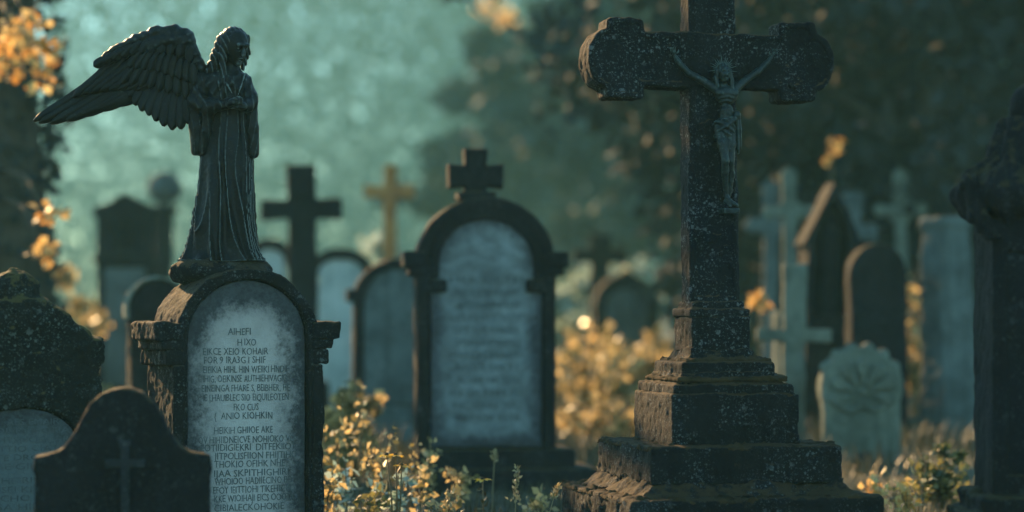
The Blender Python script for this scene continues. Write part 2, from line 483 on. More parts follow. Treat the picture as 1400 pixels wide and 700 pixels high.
    # cushions of moss grown on the ledges
    def moss(name, w_out, w_in, py, thick, seed):
        zt = zz(py)
        def f(X, Y, Z):
            r = np.maximum(abs(X + 2), abs(Y))
            band = np.maximum(r - w_out, w_in - r)
            hgt = thick * (-.12 + 1.0 * vnoise(np.broadcast_to(X, (X.shape[0], Y.shape[1], 1)), np.broadcast_to(Y, (X.shape[0], Y.shape[1], 1)), 0 * X, 17, seed) + .45 * vnoise(np.broadcast_to(X, (X.shape[0], Y.shape[1], 1)), np.broadcast_to(Y, (X.shape[0], Y.shape[1], 1)), 0 * X, 6, seed + 3))
            # thicker against the riser behind
            hgt = hgt + thick * .5 * np.clip(1 - (r - w_in) / 12.0, 0, 1)
            return np.maximum(np.maximum(Z - zt - hgt, zt - 6 - Z) * .7, band + 1.5)
        sdf(name, f, (-w_out - 6, -w_out - 6, zt - 6), (w_out + 4, w_out + 4, zt + thick * 2.4), 1.9, M['moss'], root, S, [(1.0, 4, 2), (.6, 2.5, 5)])
    moss('moss', 173, 150, 669.5, 6.0, 1); moss('moss', 132, 90, 603.5, 4.5, 2); moss('moss', 89, 78, 536.5, 3.2, 3); moss('moss', 79, 64, 513.5, 3.0, 4); moss('moss', 62, 42, 490, 3.0, 5)

    # ---- corpus: one continuous body
    ox, oy = 977, -25.5                      # photo column of the cross's middle, front face of the cross
    def p(px, py, y): return ((px - ox) / .955 - 4, oy + y, zz(py))
    def body(X, Y, Z):
        B = lambda c, r: ell(X, Y, Z, c, r)
        ch = lambda pts, rad, k=2.5: chain(X, Y, Z, pts, rad, k)
        d = B(p(982, 133, -14), (16, 10, 13))
        d = smin(d, B(p(974, 130, -18), (8, 5, 6)), 3); d = smin(d, B(p(990, 130, -18), (8, 5, 6)), 3)
        d = smin(d, B(p(982.5, 156, -13), (9.6, 7, 14)), 5)
        d = smin(d, B(p(980, 172, -12), (12.5, 8.5, 9)), 5)
        # ribs and belly
        d = d + 1.05 * np.sin((Z - zz(140)) * 1.15 + abs(X - p(981, 0, 0)[0]) * .25) * np.exp(-((Z - zz(145)) / 9.0) ** 2) * np.exp(-((X - p(981, 0, 0)[0]) / 13) ** 2)
        d = smin(d, ch([p(978, 116, -15), p(980, 126, -13)], [4.6, 5.5]), 3)
        for sx in (-1, 1):                                  # shoulders, and the hollow under the ribs
            d = smin(d, B(p(981.5 + sx * 14.5, 123.5, -13), (5.6, 5.6, 5.2)), 3)
        d = d + .9 * np.exp(-(((X - p(982.5, 0, 0)[0]) / 2.0) ** 2)) * np.exp(-((Z - zz(150)) / 16.0) ** 2) * (Y < oy - 12)
        d = d + .8 * np.exp(-((Z - zz(147) + .012 * (X - p(982, 0, 0)[0]) ** 2) / 2.2) ** 2) * (Y < oy - 12)
        # head, sunk to the viewer's right
        d = smin(d, B(p(977.5, 105, -21), (7.4, 9, 10.5)), 2)
        d = smin(d, B(p(978, 112, -22), (4.2, 5, 5)), 2)          # beard
        d = smin(d, cap(X, Y, Z, p(977.3, 101, -27.5), p(977.6, 106.5, -29.5), 1.0, 1.8), 1)   # nose
        d = np.maximum(d, -B(p(973.6, 102, -28), (2.0, 2.2, 1.3))); d = np.maximum(d, -B(p(980.6, 102, -28), (2.0, 2.2, 1.3)))
        d = np.maximum(d, -B(p(977.8, 110, -28), (2.2, 1.5, .7)))
        # arms
        for pts, rad in (([p(967, 124, -12), p(950, 113.5, -9), p(934, 104.5, -7), p(921, 91, -6), p(915.5, 81, -5)], [6, 5, 4.6, 4.0, 2.6]),
                         ([p(996, 123, -12), p(1012, 110.5, -9), p(1027, 100.5, -7), p(1039, 89, -6), p(1046.5, 79.5, -5)], [6, 5, 4.6, 4.0, 2.6])):
            d = smin(d, ch(pts, rad, 2), 3)
        # hands: palm, four curled fingers and a thumb
        for hx, hy, ux, uz in ((915, 79, -.42, .9), (1047.5, 77.5, .5, .86)):
            c = p(hx, hy, -5)
            d = smin(d, cap(X, Y, Z, c, (c[0] + ux * 4, c[1] - 1, c[2] + uz * 4), 2.4, 2.9), 1.2)
            for k, ln in ((-1.5, 4.0), (-.5, 5.2), (.5, 5.0), (1.5, 3.6)):
                b = (c[0] + ux * 5 - uz * k * 1.75, c[1] - 1, c[2] + uz * 5 + ux * k * 1.75)
                m_ = (b[0] + ux * ln * .6 - uz * k * .6, b[1] - 1.5, b[2] + uz * ln * .6 + ux * k * .6)
                e_ = (m_[0] + ux * ln * .35, m_[1] - 2.6, m_[2] + uz * ln * .25)
                d = np.minimum(d, chain(X, Y, Z, [b, m_, e_], [.95, .85, .7], .3))
            sgn = 1 if ux < 0 else -1
            b = (c[0] + sgn * uz * 2.4, c[1] - 1.5, c[2] + 1)
            d = np.minimum(d, chain(X, Y, Z, [b, (b[0] + sgn * 2.6, b[1] - 1, b[2] + 2.4), (b[0] + sgn * 2.8, b[1] - 2, b[2] + 4.6)], [1.1, .95, .75], .3))
        # legs
        d = smin(d, ch([p(974, 178, -12), p(976, 200, -18), p(978, 222, -24)], [8.0, 7.0, 5.0]), 3)
        d = smin(d, ch([p(987, 178, -12), p(988, 200, -14), p(987, 222, -17)], [8.2, 7.2, 5.2]), 3)
        d = smin(d, ch([p(978, 223, -24), p(979.5, 238, -17), p(983, 268, -10)], [4.9, 5.0, 2.9]), 2.5)
        d = smin(d, ch([p(987, 223, -17), p(990, 240, -11), p(988, 268, -7)], [4.8, 4.8, 2.8]), 2.5)
        d = smin(d, ch([p(983, 269, -10), p(987, 277, -14), p(995, 282, -19)], [3.1, 3.1, 2.2]), 1.5)
        d = smin(d, ch([p(988, 269, -7), p(983, 277, -10), p(987, 283, -17)], [3.0, 3.0, 2.1]), 1.5)
        return d
    b = sdf('crucified_figure', body, (-75, -62, zz(292)), (78, -20, zz(62)), .95, M['corpus'], root, S, [(.45, 4, 2), (.25, 2, 3)])
    # hair with a long lock on each shoulder
    def hair(X, Y, Z):
        d = np.maximum(ell(X, Y, Z, p(976.5, 101, -16), (9.3, 9.5, 11)), -ell(X, Y, Z, p(977, 108, -28), (6.2, 8, 11)))
        d = smin(d, chain(X, Y, Z, [p(969, 101, -18), p(967.5, 112, -17), p(969, 122, -20)], [3, 3, 1.8]), 2)
        d = smin(d, chain(X, Y, Z, [p(985, 101, -18), p(988, 113, -18), p(989, 126, -20)], [3, 3.2, 1.8]), 2)
        return d + .45 * np.sin(X * 1.5 + Z * .25 + 1.2 * np.sin(Z * .3))
    sdf('hair', hair, (-22, -50, zz(130)), (18, -20, zz(85)), .9, M['corpus'], b, S)
    # crown: a ring of rays
    V, Fc = [], []
    for i in range(21):
        a = R(-15 + i * 10.5)
        ln = 17.5 + 4 * math.sin(i * 2.4) + (2 if i % 2 else 0)
        c = Vector(p(976.5, 100, -15 - 3 * math.sin(a)))
        dr = Vector((math.cos(a), -.12, math.sin(a)))
        sd = Vector((-dr.z, 0, dr.x))
        a0, a1 = c + dr * 7, c + dr * ln
        k = len(V)
        V += [a0 + sd * 1.0, a0 - sd * 1.0, a0 + Vector((0, -1.4, 0)), a0 + Vector((0, 1.0, 0)), a1]
        Fc += [(k, k + 2, k + 4), (k + 2, k + 1, k + 4), (k + 1, k + 3, k + 4), (k + 3, k, k + 4), (k, k + 3, k + 1, k + 2)]
    mesh_obj('ray_crown', [v * S for v in V], Fc, M['corpus'], b, smooth=False)
    # loincloth with a hanging end at the hip
    def cloth(X, Y, Z):
        cx = p(981, 0, 0)[0]
        rr = np.sqrt(((X - cx) / 14.6) ** 2 + ((Y - oy + 12) / 11.2) ** 2)
        d = np.maximum((rr - 1) * 11, abs(Z - zz(177) - .25 * (X - cx)) - 12)
        d = np.maximum(d, -(rr - .80) * 11)
        d = d + .8 * np.sin(Z * .75 + (X - cx) * .45 + Y * .2)
        d = smin(d, ell(X, Y, Z, p(996, 160, -15), (5.5, 6, 6)), 3)
        d = smin(d, chain(X, Y, Z, [p(996, 160, -14), p(999, 178, -12), p(999, 202, -9), p(1000, 210, -9)], [4, 5, 5, 2.5]) + .7 * np.sin(X * 1.3 + Z * .1), 2.5)
        d = smin(d, chain(X, Y, Z, [p(992, 166, -20), p(980, 176, -23), p(969, 182, -20)], [3, 2.6, 2]), 2)
        return d
    sdf('loincloth', cloth, (-20, -52, zz(216)), (32, -22, zz(148)), 1.0, M['corpus'], b, S, [(.5, 5, 1)])
    sdf('foot_rest', lambda X, Y, Z: box(X, Y, Z, p(988, 290, -9), (11, 12, 3.6), 1), (-20, -52, zz(296)), (28, -20, zz(284)), 1.0, M['corpus'], b, S, [(.6, 6, 1)])
build_crucifix()

# ================================================================== the inscribed tombstone under the angel
TEXT_FONT = None
def text_mesh(line, width, height, mat, parent, origin, name='inscription_line', objs=None):
    cu = bpy.data.curves.new('t', 'FONT'); cu.body = line; cu.size = 1; cu.extrude = .012; cu.resolution_u = 2
    cu.offset = -.004
    to = bpy.data.objects.new('t', cu); col.objects.link(to)
    dg = bpy.context.evaluated_depsgraph_get()
    me = to.evaluated_get(dg).to_mesh()
    v = np.zeros(len(me.vertices) * 3, np.float32); me.vertices.foreach_get('co', v); v = v.reshape(-1, 3)
    fs = [tuple(pl.vertices) for pl in me.polygons]
    bpy.data.objects.remove(to); bpy.data.curves.remove(cu)
    x0, x1 = v[:, 0].min(), v[:, 0].max()
    sx = width / (x1 - x0); sz = height / .73
    # old hand-cut letters: each wanders a little
    jx = .0009 * np.sin(v[:, 0] * 5.1 + len(line)); jz = .0012 * np.sin(v[:, 0] * 3.3 + 2 * len(line))
    V = np.stack([origin[0] + (v[:, 0] - x0) * sx + jx, origin[1] - v[:, 2] * .06, origin[2] + v[:, 1] * sz + jz], 1)
    return V, fs

def inscription(lines, mat, parent):
    V, Fc = [], []
    for (ln, x0, x1, z, h, y) in lines:
        v, f = text_mesh(ln, x1 - x0, h, mat, parent, (x0, y, z))
        k = len(V); V += list(v); Fc += [tuple(i + k for i in q) for q in f]
    return mesh_obj('inscription', V, Fc, mat, parent, smooth=False)

def build_tomb():
    H0 = HORIZ + CAMZ / S
    zz = lambda py: H0 - py
    base = at(322, H0, FOCUS); base.z = 0
    root = empty('arched_tombstone', base, R(26.6),
                 'dark arched tombstone with a pale inscribed panel, standing beneath the winged angel', 'tombstone')
    rg = [(1.1, 9, 1), (1.6, 34, 2), (.6, 4, 5)]
    zs = zz(463)
    o_out = arch(103, zs, 96, -4); o_in = arch(86, zs, 80, zz(735)); o_mid = arch(95, zs, 88, -40)
    def slab(X, Y, Z):
        d2 = poly2(X, Z, o_out)
        a = ext(d2, Y, -47, 51, 3)
        # raised archivolt
        ring = np.maximum(d2, -poly2(X, Z, o_in))
        a = np.minimum(a, ext(ring, Y, -53, -40, 3))
        ring2 = np.maximum(d2 + 6, -(poly2(X, Z, o_in) + 0))
        a = np.minimum(a, ext(ring2, Y, -50, -40, 2))
        return np.maximum(a, -ext(poly2(X, Z, o_in), Y, -70, -40, 1))
    sdf('slab', slab, (-106, -56, -4), (106, 54, zz(364)), 1.7, M['angelstone'], root, S, rg)
    for s in (-1, 1):
        def imp(X, Y, Z, s=s):
            a = box(X, Y, Z, (s * 112, 0, zz(452)), (20, 57, 12), 2.5)
            a = np.minimum(a, box(X, Y, Z, (s * 107, 0, zz(470)), (16, 55, 7), 2.5))
            return np.minimum(a, box(X, Y, Z, (s * 104, 0, zz(487)), (13, 54, 11), 3))
        sdf('impost_block', imp, (s * 112 - 24, -60, zz(500)), (s * 112 + 24, 60, zz(438)), 1.5, M['angelstone'], root, S, rg)
        sdf('pilaster', lambda X, Y, Z, s=s: box(X, Y, Z, (s * 99, -2, zz(627)), (8.5, 55, 130), 2.5), (s * 99 - 12, -60, -3), (s * 99 + 12, 56, zz(495)), 1.8, M['angelstone'], root, S, rg)
    # pale panel, set into the recess
    pm = panel_stone('inscribed_panel_stone', (.42, .39, .35), (.016, .018, .019), 0.0, zz(740) * S, (zs + 78) * S, 85 * S, 78 * S * .95, soft=.10, top=zz(462) * S)
    op = arch(84.5, zs, 78.5, zz(733))
    sdf('inscribed_panel', lambda X, Y, Z: ext(poly2(X, Z, op), Y, -44, -36, .8), (-88, -46, zz(736)), (88, -34, zz(382)), 1.5, pm, root, S, [(.35, 8, 3), (.4, 30, 2)])
    L = [("AIHEFI", 205, 297, 58), ("H IXO", 245, 320, 95), ("EIKCE XEIO KOHAIR", 105, 370, 127), ("FOR 9 IRA3G I SHIF", 108, 360, 157),
         ("EIEIKIA HIHL HIN WEIIKI HNDIF", 105, 455, 190), ("IHIG, OEIKINSE AUTHIEHIVAGIO", 105, 450, 222),
         ("EINEINGA FHARE S, BEIBHER, HE", 100, 460, 255), ("IE LHAUIBLEC SIO EIQUILEOTEN", 105, 455, 288),
         ("FKO CUS", 228, 330, 322), ("{  ANIO KIOHKIN", 150, 388, 352), ("HEIKIH GHIIOE AKE", 150, 390, 402),
         ("OV HIHIIDNEICVE NOHIOKO VO", 85, 480, 435), ("EOTIIDIGIEKRI  DITFEKIIOT", 95, 485, 462), ("JITPOLISFIION FHIJTIHO", 150, 490, 492),
         ("THOKIO OFIHK NHE", 150, 440, 520), ("IJAA SKPITHIGHIRI", 150, 455, 552), ("WHOIOO HADIIECINO BO", 150, 470, 580),
         ("EFOY IEITTIOHI TIKEHIK BO", 145, 480, 610), ("KKE WIOIHAJI EICS OOOTK", 150, 480, 640), ("CIBIALECKOHOKIE", 150, 435, 672)]
    lines = []
    for t, a, b, y in L:
        xa, xb = ((230 + a / 2.59) - 339) / .94, ((230 + b / 2.59) - 339) / .94
        py = 430 + y / 2.59
        xa, xb = xa * .85, xb * .85
        lines.append((t, xa * S, xb * S, (zz(py) - 5) * S, 9.8 * S, -44.0 * S - .0012))
    inscription(lines, M['ink'], root)

    # ------------------------------------------------------------ angel standing on the arch
    arot = 0.0
    ab = at(310, 355, FOCUS + .02)
    ang = empty('angel_statue', ab, arot, 'dark bronze angel with one outspread wing and clasped hands, standing on the arched tombstone', 'statue')
    P = lambda px, py, y=0.0: (px - 310, y, 355 - py)
    tz = np.array([-4, 0, 5, 12, 28, 45, 97, 140, 185, 215, 240, 250, 258, 266, 274])
    tl = np.array([244, 246, 249, 252.5, 257, 261, 270, 273.5, 278, 277, 269, 272, 284, 296, 306], float) - 310
    tr = np.array([364, 361, 358, 354, 350.5, 349, 348, 346, 342, 342, 342, 339, 331, 326, 323], float) - 310
    def robe(X, Y, Z):
        z1 = Z.ravel()
        L_, R_ = np.interp(z1, tz, tl), np.interp(z1, tz, tr)
        cx = ((L_ + R_) / 2)[None, None, :]; hw = ((R_ - L_) / 2)[None, None, :]
        hd = hw * .74
        x, y = (X - cx) / hw, (Y - 2) / hd
        rho = np.sqrt(x * x + y * y)
        phi = np.arctan2(y, x)
        t = np.clip((205 - Z) / 205.0, 0, 1)
        q = phi + .30 * np.sin(2 * phi + 1) + .16 * np.sin(5 * phi + 2) - .38 * t * t + .05 * np.sin(Z / 23.0 + phi * 3)
        f1 = 1 - 2 * np.abs(np.sin(q * 9.5 + .5 * np.sin(Z / 60.0))) ** .62
        f2 = np.sin(q * 23 + 1.5 * np.sin(Z / 31.0))
        fold = ((1.5 + 3.6 * t) * f1 + (.3 + .7 * t) * f2) * (.3 + .7 * np.abs(np.sin(phi)))
        fold = fold * np.clip((268 - Z) / 30, .15, 1)
        return (rho - 1) * np.minimum(hw, 40) * .82 - fold
    def body(X, Y, Z):
        d = np.maximum(robe(X, Y, Z) * .8, Z - 277)
        d = np.maximum(d, -(Z - P(0, 357)[2]))
        rip = lambda a, b, c: a * 1.5 * (np.abs(np.sin(X * b * .6 + Y * .12 + Z * c + .7 * np.sin(Z / 17.0))) ** .7 - .55)
        ch = lambda pts, rad, k=4: chain(X, Y, Z, pts, rad, k)
        # near arm: shoulder, elbow, forearm with the wide hanging sleeve
        sl = ch([P(277, 109, -2), P(271, 140, -10), P(292, 147, -27), P(318, 144, -38)], [13, 13.5, 10.5, 7.5])
        sl = smin(sl, ch([P(272, 142, -8), P(269, 175, -6), P(269.5, 205, -4)], [12, 10.5, 9]), 5)
        sl = smin(sl, ch([P(288, 150, -22), P(284, 180, -18), P(279, 207, -12)], [8.5, 6.5, 5]), 6)
        sl = sl + rip(.9, .55, .06) + .8 * np.sin(Z * .30 + X * .35) * (Z > P(0, 150)[2])
        sl = np.maximum(sl, P(0, 218)[2] + .25 * (X - P(268, 0)[0]) - Z)
        d = smin(d, sl, 2.5)
        # far arm
        s2 = ch([P(334, 111, -2), P(344, 136, -10), P(340, 147, -26), P(330, 146, -36)], [11, 10, 8.5, 7])
        s2 = smin(s2, ch([P(345, 142, -10), P(347, 175, -9), P(348.5, 210, -8)], [8.5, 8, 7]), 5)
        s2 = s2 + rip(.8, .6, -.05)
        s2 = np.maximum(s2, P(0, 219)[2] - Z)
        d = smin(d, s2, 2.5)
        # folds of the mantle across the chest
        front = np.clip((-Y - 4) / 10, 0, 1) * np.clip((Z - 214) / 8, 0, 1) * np.clip((266 - Z) / 10, 0, 1)
        d = d + front * 1.3 * (np.abs(np.sin((X - P(322, 0)[0]) * .16 + (Z - 240) * .11)) ** .7 - .6) + front * .7 * np.sin((X - P(322, 0)[0]) * .42 - (Z - 240) * .30)
        # collar edges meeting in a V
        d = smin(d, chain(X, Y, Z, [P(300, 99, -17), P(314, 118, -25), P(325, 138, -28)], [1.2, 1.1, 1.0], 2), 2.5)
        d = smin(d, chain(X, Y, Z, [P(337, 101, -14), P(332, 120, -22), P(326, 138, -28)], [1.2, 1.1, 1.0], 2), 2.5)
        # neck and head, bowed and turned to the viewer's right
        d = smin(d, cap(X, Y, Z, P(314, 100, 0), P(319, 78, -3), 12, 10), 4)
        fx, fy = math.sin(R(42)), -math.cos(R(42))
        hc = P(324.5, 62, -10)
        def hp(f, s, u):
            f, u = f * .914 + u * .407, u * .914 - f * .407
            return (hc[0] + fx * f - fy * s * -1 * -1, hc[1] + fy * f + fx * s * -1 * -1, hc[2] + u)
        h = ell(X, Y, Z, hc, (16, 16.5, 21.5))
        h = smin(h, ell(X, Y, Z, hp(6, 0, -15), (10.5, 10.5, 10)), 5)            # jaw
        h = smin(h, cap(X, Y, Z, hp(15.5, -8, 5.5), hp(15.5, 8, 5.5), 2.6, 2.6), 3)  # brow
        h = smin(h, cap(X, Y, Z, hp(16, 0, 4), hp(21, 0, -7), 2.0, 3.0), 1.6)    # nose
        h = smin(h, ell(X, Y, Z, hp(15.5, 0, -14.2), (4.4, 4.4, 1.6)), 1.2)      # lips
        h = smin(h, ell(X, Y, Z, hp(14.5, 0, -21.5), (4.5, 4.5, 4)), 2.5)        # chin
        h = np.maximum(h, -(ell(X, Y, Z, hp(17.5, -6.5, 0), (4.4, 4.4, 3.4))))
        h = np.maximum(h, -(ell(X, Y, Z, hp(17.5, 6.5, 0), (4.4, 4.4, 3.4))))
        for s in (-6.5, 6.5):
            h = np.minimum(h, ell(X, Y, Z, hp(13.2, s, -.3), (2.9, 2.9, 2.3)))
        h = np.maximum(h, -ell(X, Y, Z, hp(18.5, 0, -14.2), (5, 5, .55)))
        d = smin(d, h, 3)
        # hands folded over each other: palms, four fingers each and thumbs
        for s, (bx, by), (ex, ey) in ((1, (318, 145), (333, 140)), (-1, (337, 148), (322, 147))):
            yy = -46 if s == 1 else -41
            d = smin(d, cap(X, Y, Z, P(bx, by, yy + 2), P(bx + (ex - bx) * .45, by + (ey - by) * .45, yy - 1), 5.0, 5.0), 1.5)
            for k in range(4):
                o = (k - 1.5) * 2.5
                a0 = P(bx + (ex - bx) * .45, by + (ey - by) * .45 + o, yy - 1.5)
                a1 = P(bx + (ex - bx) * .95, by + (ey - by) * .95 + o * .9, yy - 2.8)
                a2 = P(ex + (ex - bx) * (.22 - .05 * abs(k - 1)), ey + o * .85 + 1, yy + .5)
                d = smin(d, chain(X, Y, Z, [a0, a1, a2], [1.75, 1.6, 1.2], .4), .5)
            d = smin(d, chain(X, Y, Z, [P(bx + (ex - bx) * .15, by - 4, yy - 2), P(bx + (ex - bx) * .5, by - 6.2, yy - 4), P(bx + (ex - bx) * .8, by - 5.5, yy - 4)], [2, 1.7, 1.3], .4), .5)
        return d
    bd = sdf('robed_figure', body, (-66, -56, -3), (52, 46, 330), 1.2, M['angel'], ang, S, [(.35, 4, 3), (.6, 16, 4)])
    def hair(X, Y, Z):
        fx, fy = math.sin(R(42)), -math.cos(R(42))
        hc = P(324.5, 62, -10)
        d = ell(X, Y, Z, P(320, 59, -4), (20.5, 20, 23))
        d = np.maximum(d, -ell(X, Y, Z, (hc[0] + fx * 20, hc[1] + fy * 20, hc[2] - 13), (17, 17, 25)))
        lk = chain(X, Y, Z, [P(305, 56, -8), P(299, 76, -8), P(291, 94, -6), P(281, 108, -6)], [9, 9, 8, 3.5], 3)
        d = smin(d, lk, 5)
        d = smin(d, chain(X, Y, Z, [P(309, 58, -16), P(306, 80, -18), P(309, 106, -22)], [5.5, 5.5, 2.5], 3), 3)
        d = smin(d, chain(X, Y, Z, [P(336, 50, 4), P(336, 70, 8), P(331, 92, 4)], [5, 5, 3.5], 3), 3)
        d = smin(d, chain(X, Y, Z, [P(309, 60, 8), P(303, 84, 14), P(300, 108, 16)], [10, 11, 6], 3), 4)
        return d + 1.0 * np.sin(X * .85 + Z * .35 + Y * .5 + 1.6 * np.sin(Z / 9.0)) * np.clip((335 - Z) / 40.0, .3, 1)
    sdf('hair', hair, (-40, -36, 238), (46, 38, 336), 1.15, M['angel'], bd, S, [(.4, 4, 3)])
    def rock(X, Y, Z):
        d = ell(X, Y, Z, P(302, 372, 5), (70, 54, 22))
        d = np.maximum(d, Z - P(0, 352)[2] + .05 * abs(X))
        return d
    sdf('rock_base', rock, (-82, -58, -40), (72, 66, 8), 1.6, M['angelstone'], ang, S, [(3.2, 16, 2), (4, 40, 3), (1.2, 6, 4)])

    # ---- wing: rows of overlapping feathers over an arched arm bone
    V, Fc = [], []
    def feather(root_, tip, w, bend, y0, y1, th=2.4, n=12):
        """curved vane: root and tip as photo points, y depth (towards the back is +)"""
        a = np.array([root_[0] - 310, 355 - root_[1]]); b = np.array([tip[0] - 310, 355 - tip[1]])
        ax = b - a; ln = np.linalg.norm(ax); u = ax / ln; nrm = np.array([-u[1], u[0]])
        k0 = len(V); m = 7
        for i in range(n + 1):
            t = i / n
            c = a + ax * t + nrm * bend * math.sin(math.pi * t * .9)
            ww = w * (.55 + .45 * min(1, t * 3)) * (1 if t < .72 else math.sqrt(max(0.0, 1 - ((t - .72) / .285) ** 2)))
            yb = y0 + (y1 - y0) * t
            for j in range(m):
                s = -1 + 2 * j / (m - 1)
                q = c + nrm * ww * s
                yy = yb - th * (1 - s * s) - (1.3 if j == m // 2 else 0) + 1.1 * s
                yy += .35 * math.sin(t * 40 + s * 5) * abs(s)
                V.append((q[0], yy, q[1]))
            for j in range(m):
                s = 1 - 2 * j / (m - 1)
                q = c + nrm * ww * s
                V.append((q[0], yb + 2.2 + 1.1 * s, q[1]))
        w_ = 2 * m
        for i in range(n):
            for j in range(w_):
                p0 = k0 + i * w_ + j; p1 = k0 + i * w_ + (j + 1) % w_
                Fc.append((p0, p1, p1 + w_, p0 + w_))
        Fc.append(tuple(k0 + j for j in range(w_))[::-1]); Fc.append(tuple(k0 + n * w_ + j for j in range(w_)))
    lerp = lambda a, b, t: a + (b - a) * t
    # long primaries towards the tip (back layer)
    np_ = 8
    for i in range(np_):
        t = i / (np_ - 1)
        rootp = (lerp(170, 238, t ** .8), lerp(76, 112, t))
        tip = [(42, 163), (50, 166), (66, 167), (88, 163), (108, 156), (130, 148), (151, 140), (172, 131)][i]
        feather(rootp, tip, lerp(7.5, 10.5, t), lerp(5, 2, t), 7 - i * 1.0, 13 - i * .8, n=18)
    # secondaries hanging from the arm (back layer)
    for i in range(9):
        t = i / 8
        rootp = (lerp(206, 262, t), lerp(96, 112, t))
        tip = [(176, 133), (184, 144), (193, 152), (203, 158), (213, 166), (224, 173), (236, 178), (248, 177), (259, 170)][i]
        feather(rootp, tip, 8.5, -3, 3 - i * .6, 1 - i * .5, n=14)
    # primary coverts
    for i in range(8):
        t = i / 7
        rootp = (lerp(168, 236, t), lerp(70, 88, t)); tip = (lerp(98, 186, t), lerp(132, 124, t) - 5 * math.sin(t * 3))
        feather(rootp, tip, 7, 3, -1 - i * .5, 3 - i * .5, n=12)
    # two rows of secondary coverts
    for row, (nf, ln, y) in enumerate(((9, 46, -6), (10, 30, -10))):
        for i in range(nf):
            t = i / (nf - 1)
            rx, ry = lerp(196, 266, t), lerp(78, 96, t) - row * 8 - 6 * math.sin(t * 3)
            a = R(lerp(232, 274, t))
            feather((rx, ry), (rx + math.cos(a) * ln, ry - math.sin(a) * ln), 6.3, -1.5, y - i * .4, y + 2 - i * .4, n=9)
    for i in range(11):
        t = i / 10
        rx, ry = lerp(150, 262, t), [80, 74, 68, 63, 58, 56, 54, 54, 55, 58, 64][i]
        a = R(lerp(212, 268, t)); feather((rx, ry), (rx + math.cos(a) * 24, ry - math.sin(a) * 22), 6.5, -1, -11 - i * .3, -10 - i * .3, n=8)
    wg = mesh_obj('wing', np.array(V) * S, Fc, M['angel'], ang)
    # arm bone and wrist of the wing
    def bone(X, Y, Z):
        d = chain(X, Y, Z, [P(272, 92, 0), P(262, 72, -4), P(256, 52, -5), P(240, 44, -5), P(214, 45, -5), P(186, 56, -4), P(160, 68, -2), P(137, 79, 0)], [11, 10, 10.5, 9, 8.5, 8, 7, 3], 6)
        d = smin(d, chain(X, Y, Z, [P(258, 58, -7), P(236, 55, -8), P(210, 60, -7), P(180, 72, -5)], [9, 10, 9, 4], 6), 4)
        web = [(-46, 252), (-52, 296), (-95, 297), (-150, 276), (-178, 242), (-130, 226), (-92, 232), (-52, 224)]
        d = smin(d, ext(poly2(X, Z, web), Y, 1, 6, 1), 2)
        return d + .5 * np.sin(X * .5 + Z * .2) + .4 * np.sin(X * .23 - Z * .6)
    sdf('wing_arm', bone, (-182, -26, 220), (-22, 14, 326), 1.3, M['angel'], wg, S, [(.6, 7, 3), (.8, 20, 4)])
build_tomb()

# ================================================================== other graves
def grave(name, px, d, H=None, rz=0.0, label='', cat='gravestone', group=None):
    s = d / FPX
    H0 = HORIZ + CAMZ / s
    b = at(px, H0, d); b.z = gz(b.x, b.y) if d > 13 else 0.0
    return empty(name, b, R(rz), label, cat, group), s, (lambda py: H0 - py), px

RG = lambda k: [(.9 * k, 9, 1), (1.3 * k, 34, 2), (.5 * k, 4, 5)]

# --- mossy stone at the left edge
def g_mossy():
    root, s, z, cx = grave('mossy_gravestone', 20, 9.8, rz=24, label='moss-grown gravestone with a rounded knob on top, at the left edge of the picture')
    o = [(-112, -4), (112, -4), (112, z(498)), (116, z(498)), (116, z(464)), (100, z(461)), (84, z(446)), (68, z(432)), (48, z(418)), (34, z(408)),
         (-34, z(408)), (-48, z(418)), (-68, z(432)), (-84, z(446)), (-100, z(461)), (-116, z(464)), (-116, z(498)), (-112, z(498))]
    pn = arch(80, z(610), 55, z(740))
    def f(X, Y, Z):
        a = ext(poly2(X, Z, o), Y, -45, 45, 7)
        a = np.maximum(a, -ext(poly2(X, Z, pn), Y, -60, -30, 2))
        k = ell(X, Y, Z, (0, 0, z(402)), (34, 34, 34))
        return smin(a, k, 12)
    sdf('slab', f, (-122, -54, -4), (122, 54, z(364)), 2.0, M['mossy'], root, s, [(2.5, 11, 1), (4, 36, 2), (1.6, 5, 4)])
    pm = panel_stone('mossy_panel_stone', (.085, .11, .108), (.014, .016, .016), 0, z(740) * s, z(560) * s, 78 * s, 78 * s, soft=.10)
    po = arch(78, z(610), 53, z(738))
    sdf('inscribed_panel', lambda X, Y, Z: ext(poly2(X, Z, po), Y, -41, -28, 1), (-82, -44, z(741)), (82, -26, z(552)), 2, pm, root, s, [(.4, 9, 2)])
    L = [("AES EMAIR", -20, 52, 575), ("OIERTHOFIA", -36, 66, 587), ("GIHTSNOENGR", -48, 66, 599), ("SMTTIO CIATIN", -52, 68, 611), ("SATE DROASGF", -54, 66, 623), ("IMBE GIHOIA", -54, 60, 635),
         ("OTHE RIVAGA", -54, 66, 654), ("HOSEI KITANO", -54, 66, 666), ("TEICHO NIAE", -54, 58, 678), ("IOSA HIRELO", -54, 62, 690)]
    inscription([(t, a * s, b * s, (z(y) - 4) * s, 8.6 * s, -41 * s - .0012) for t, a, b, y in L], M['ink'], root)
g_mossy()

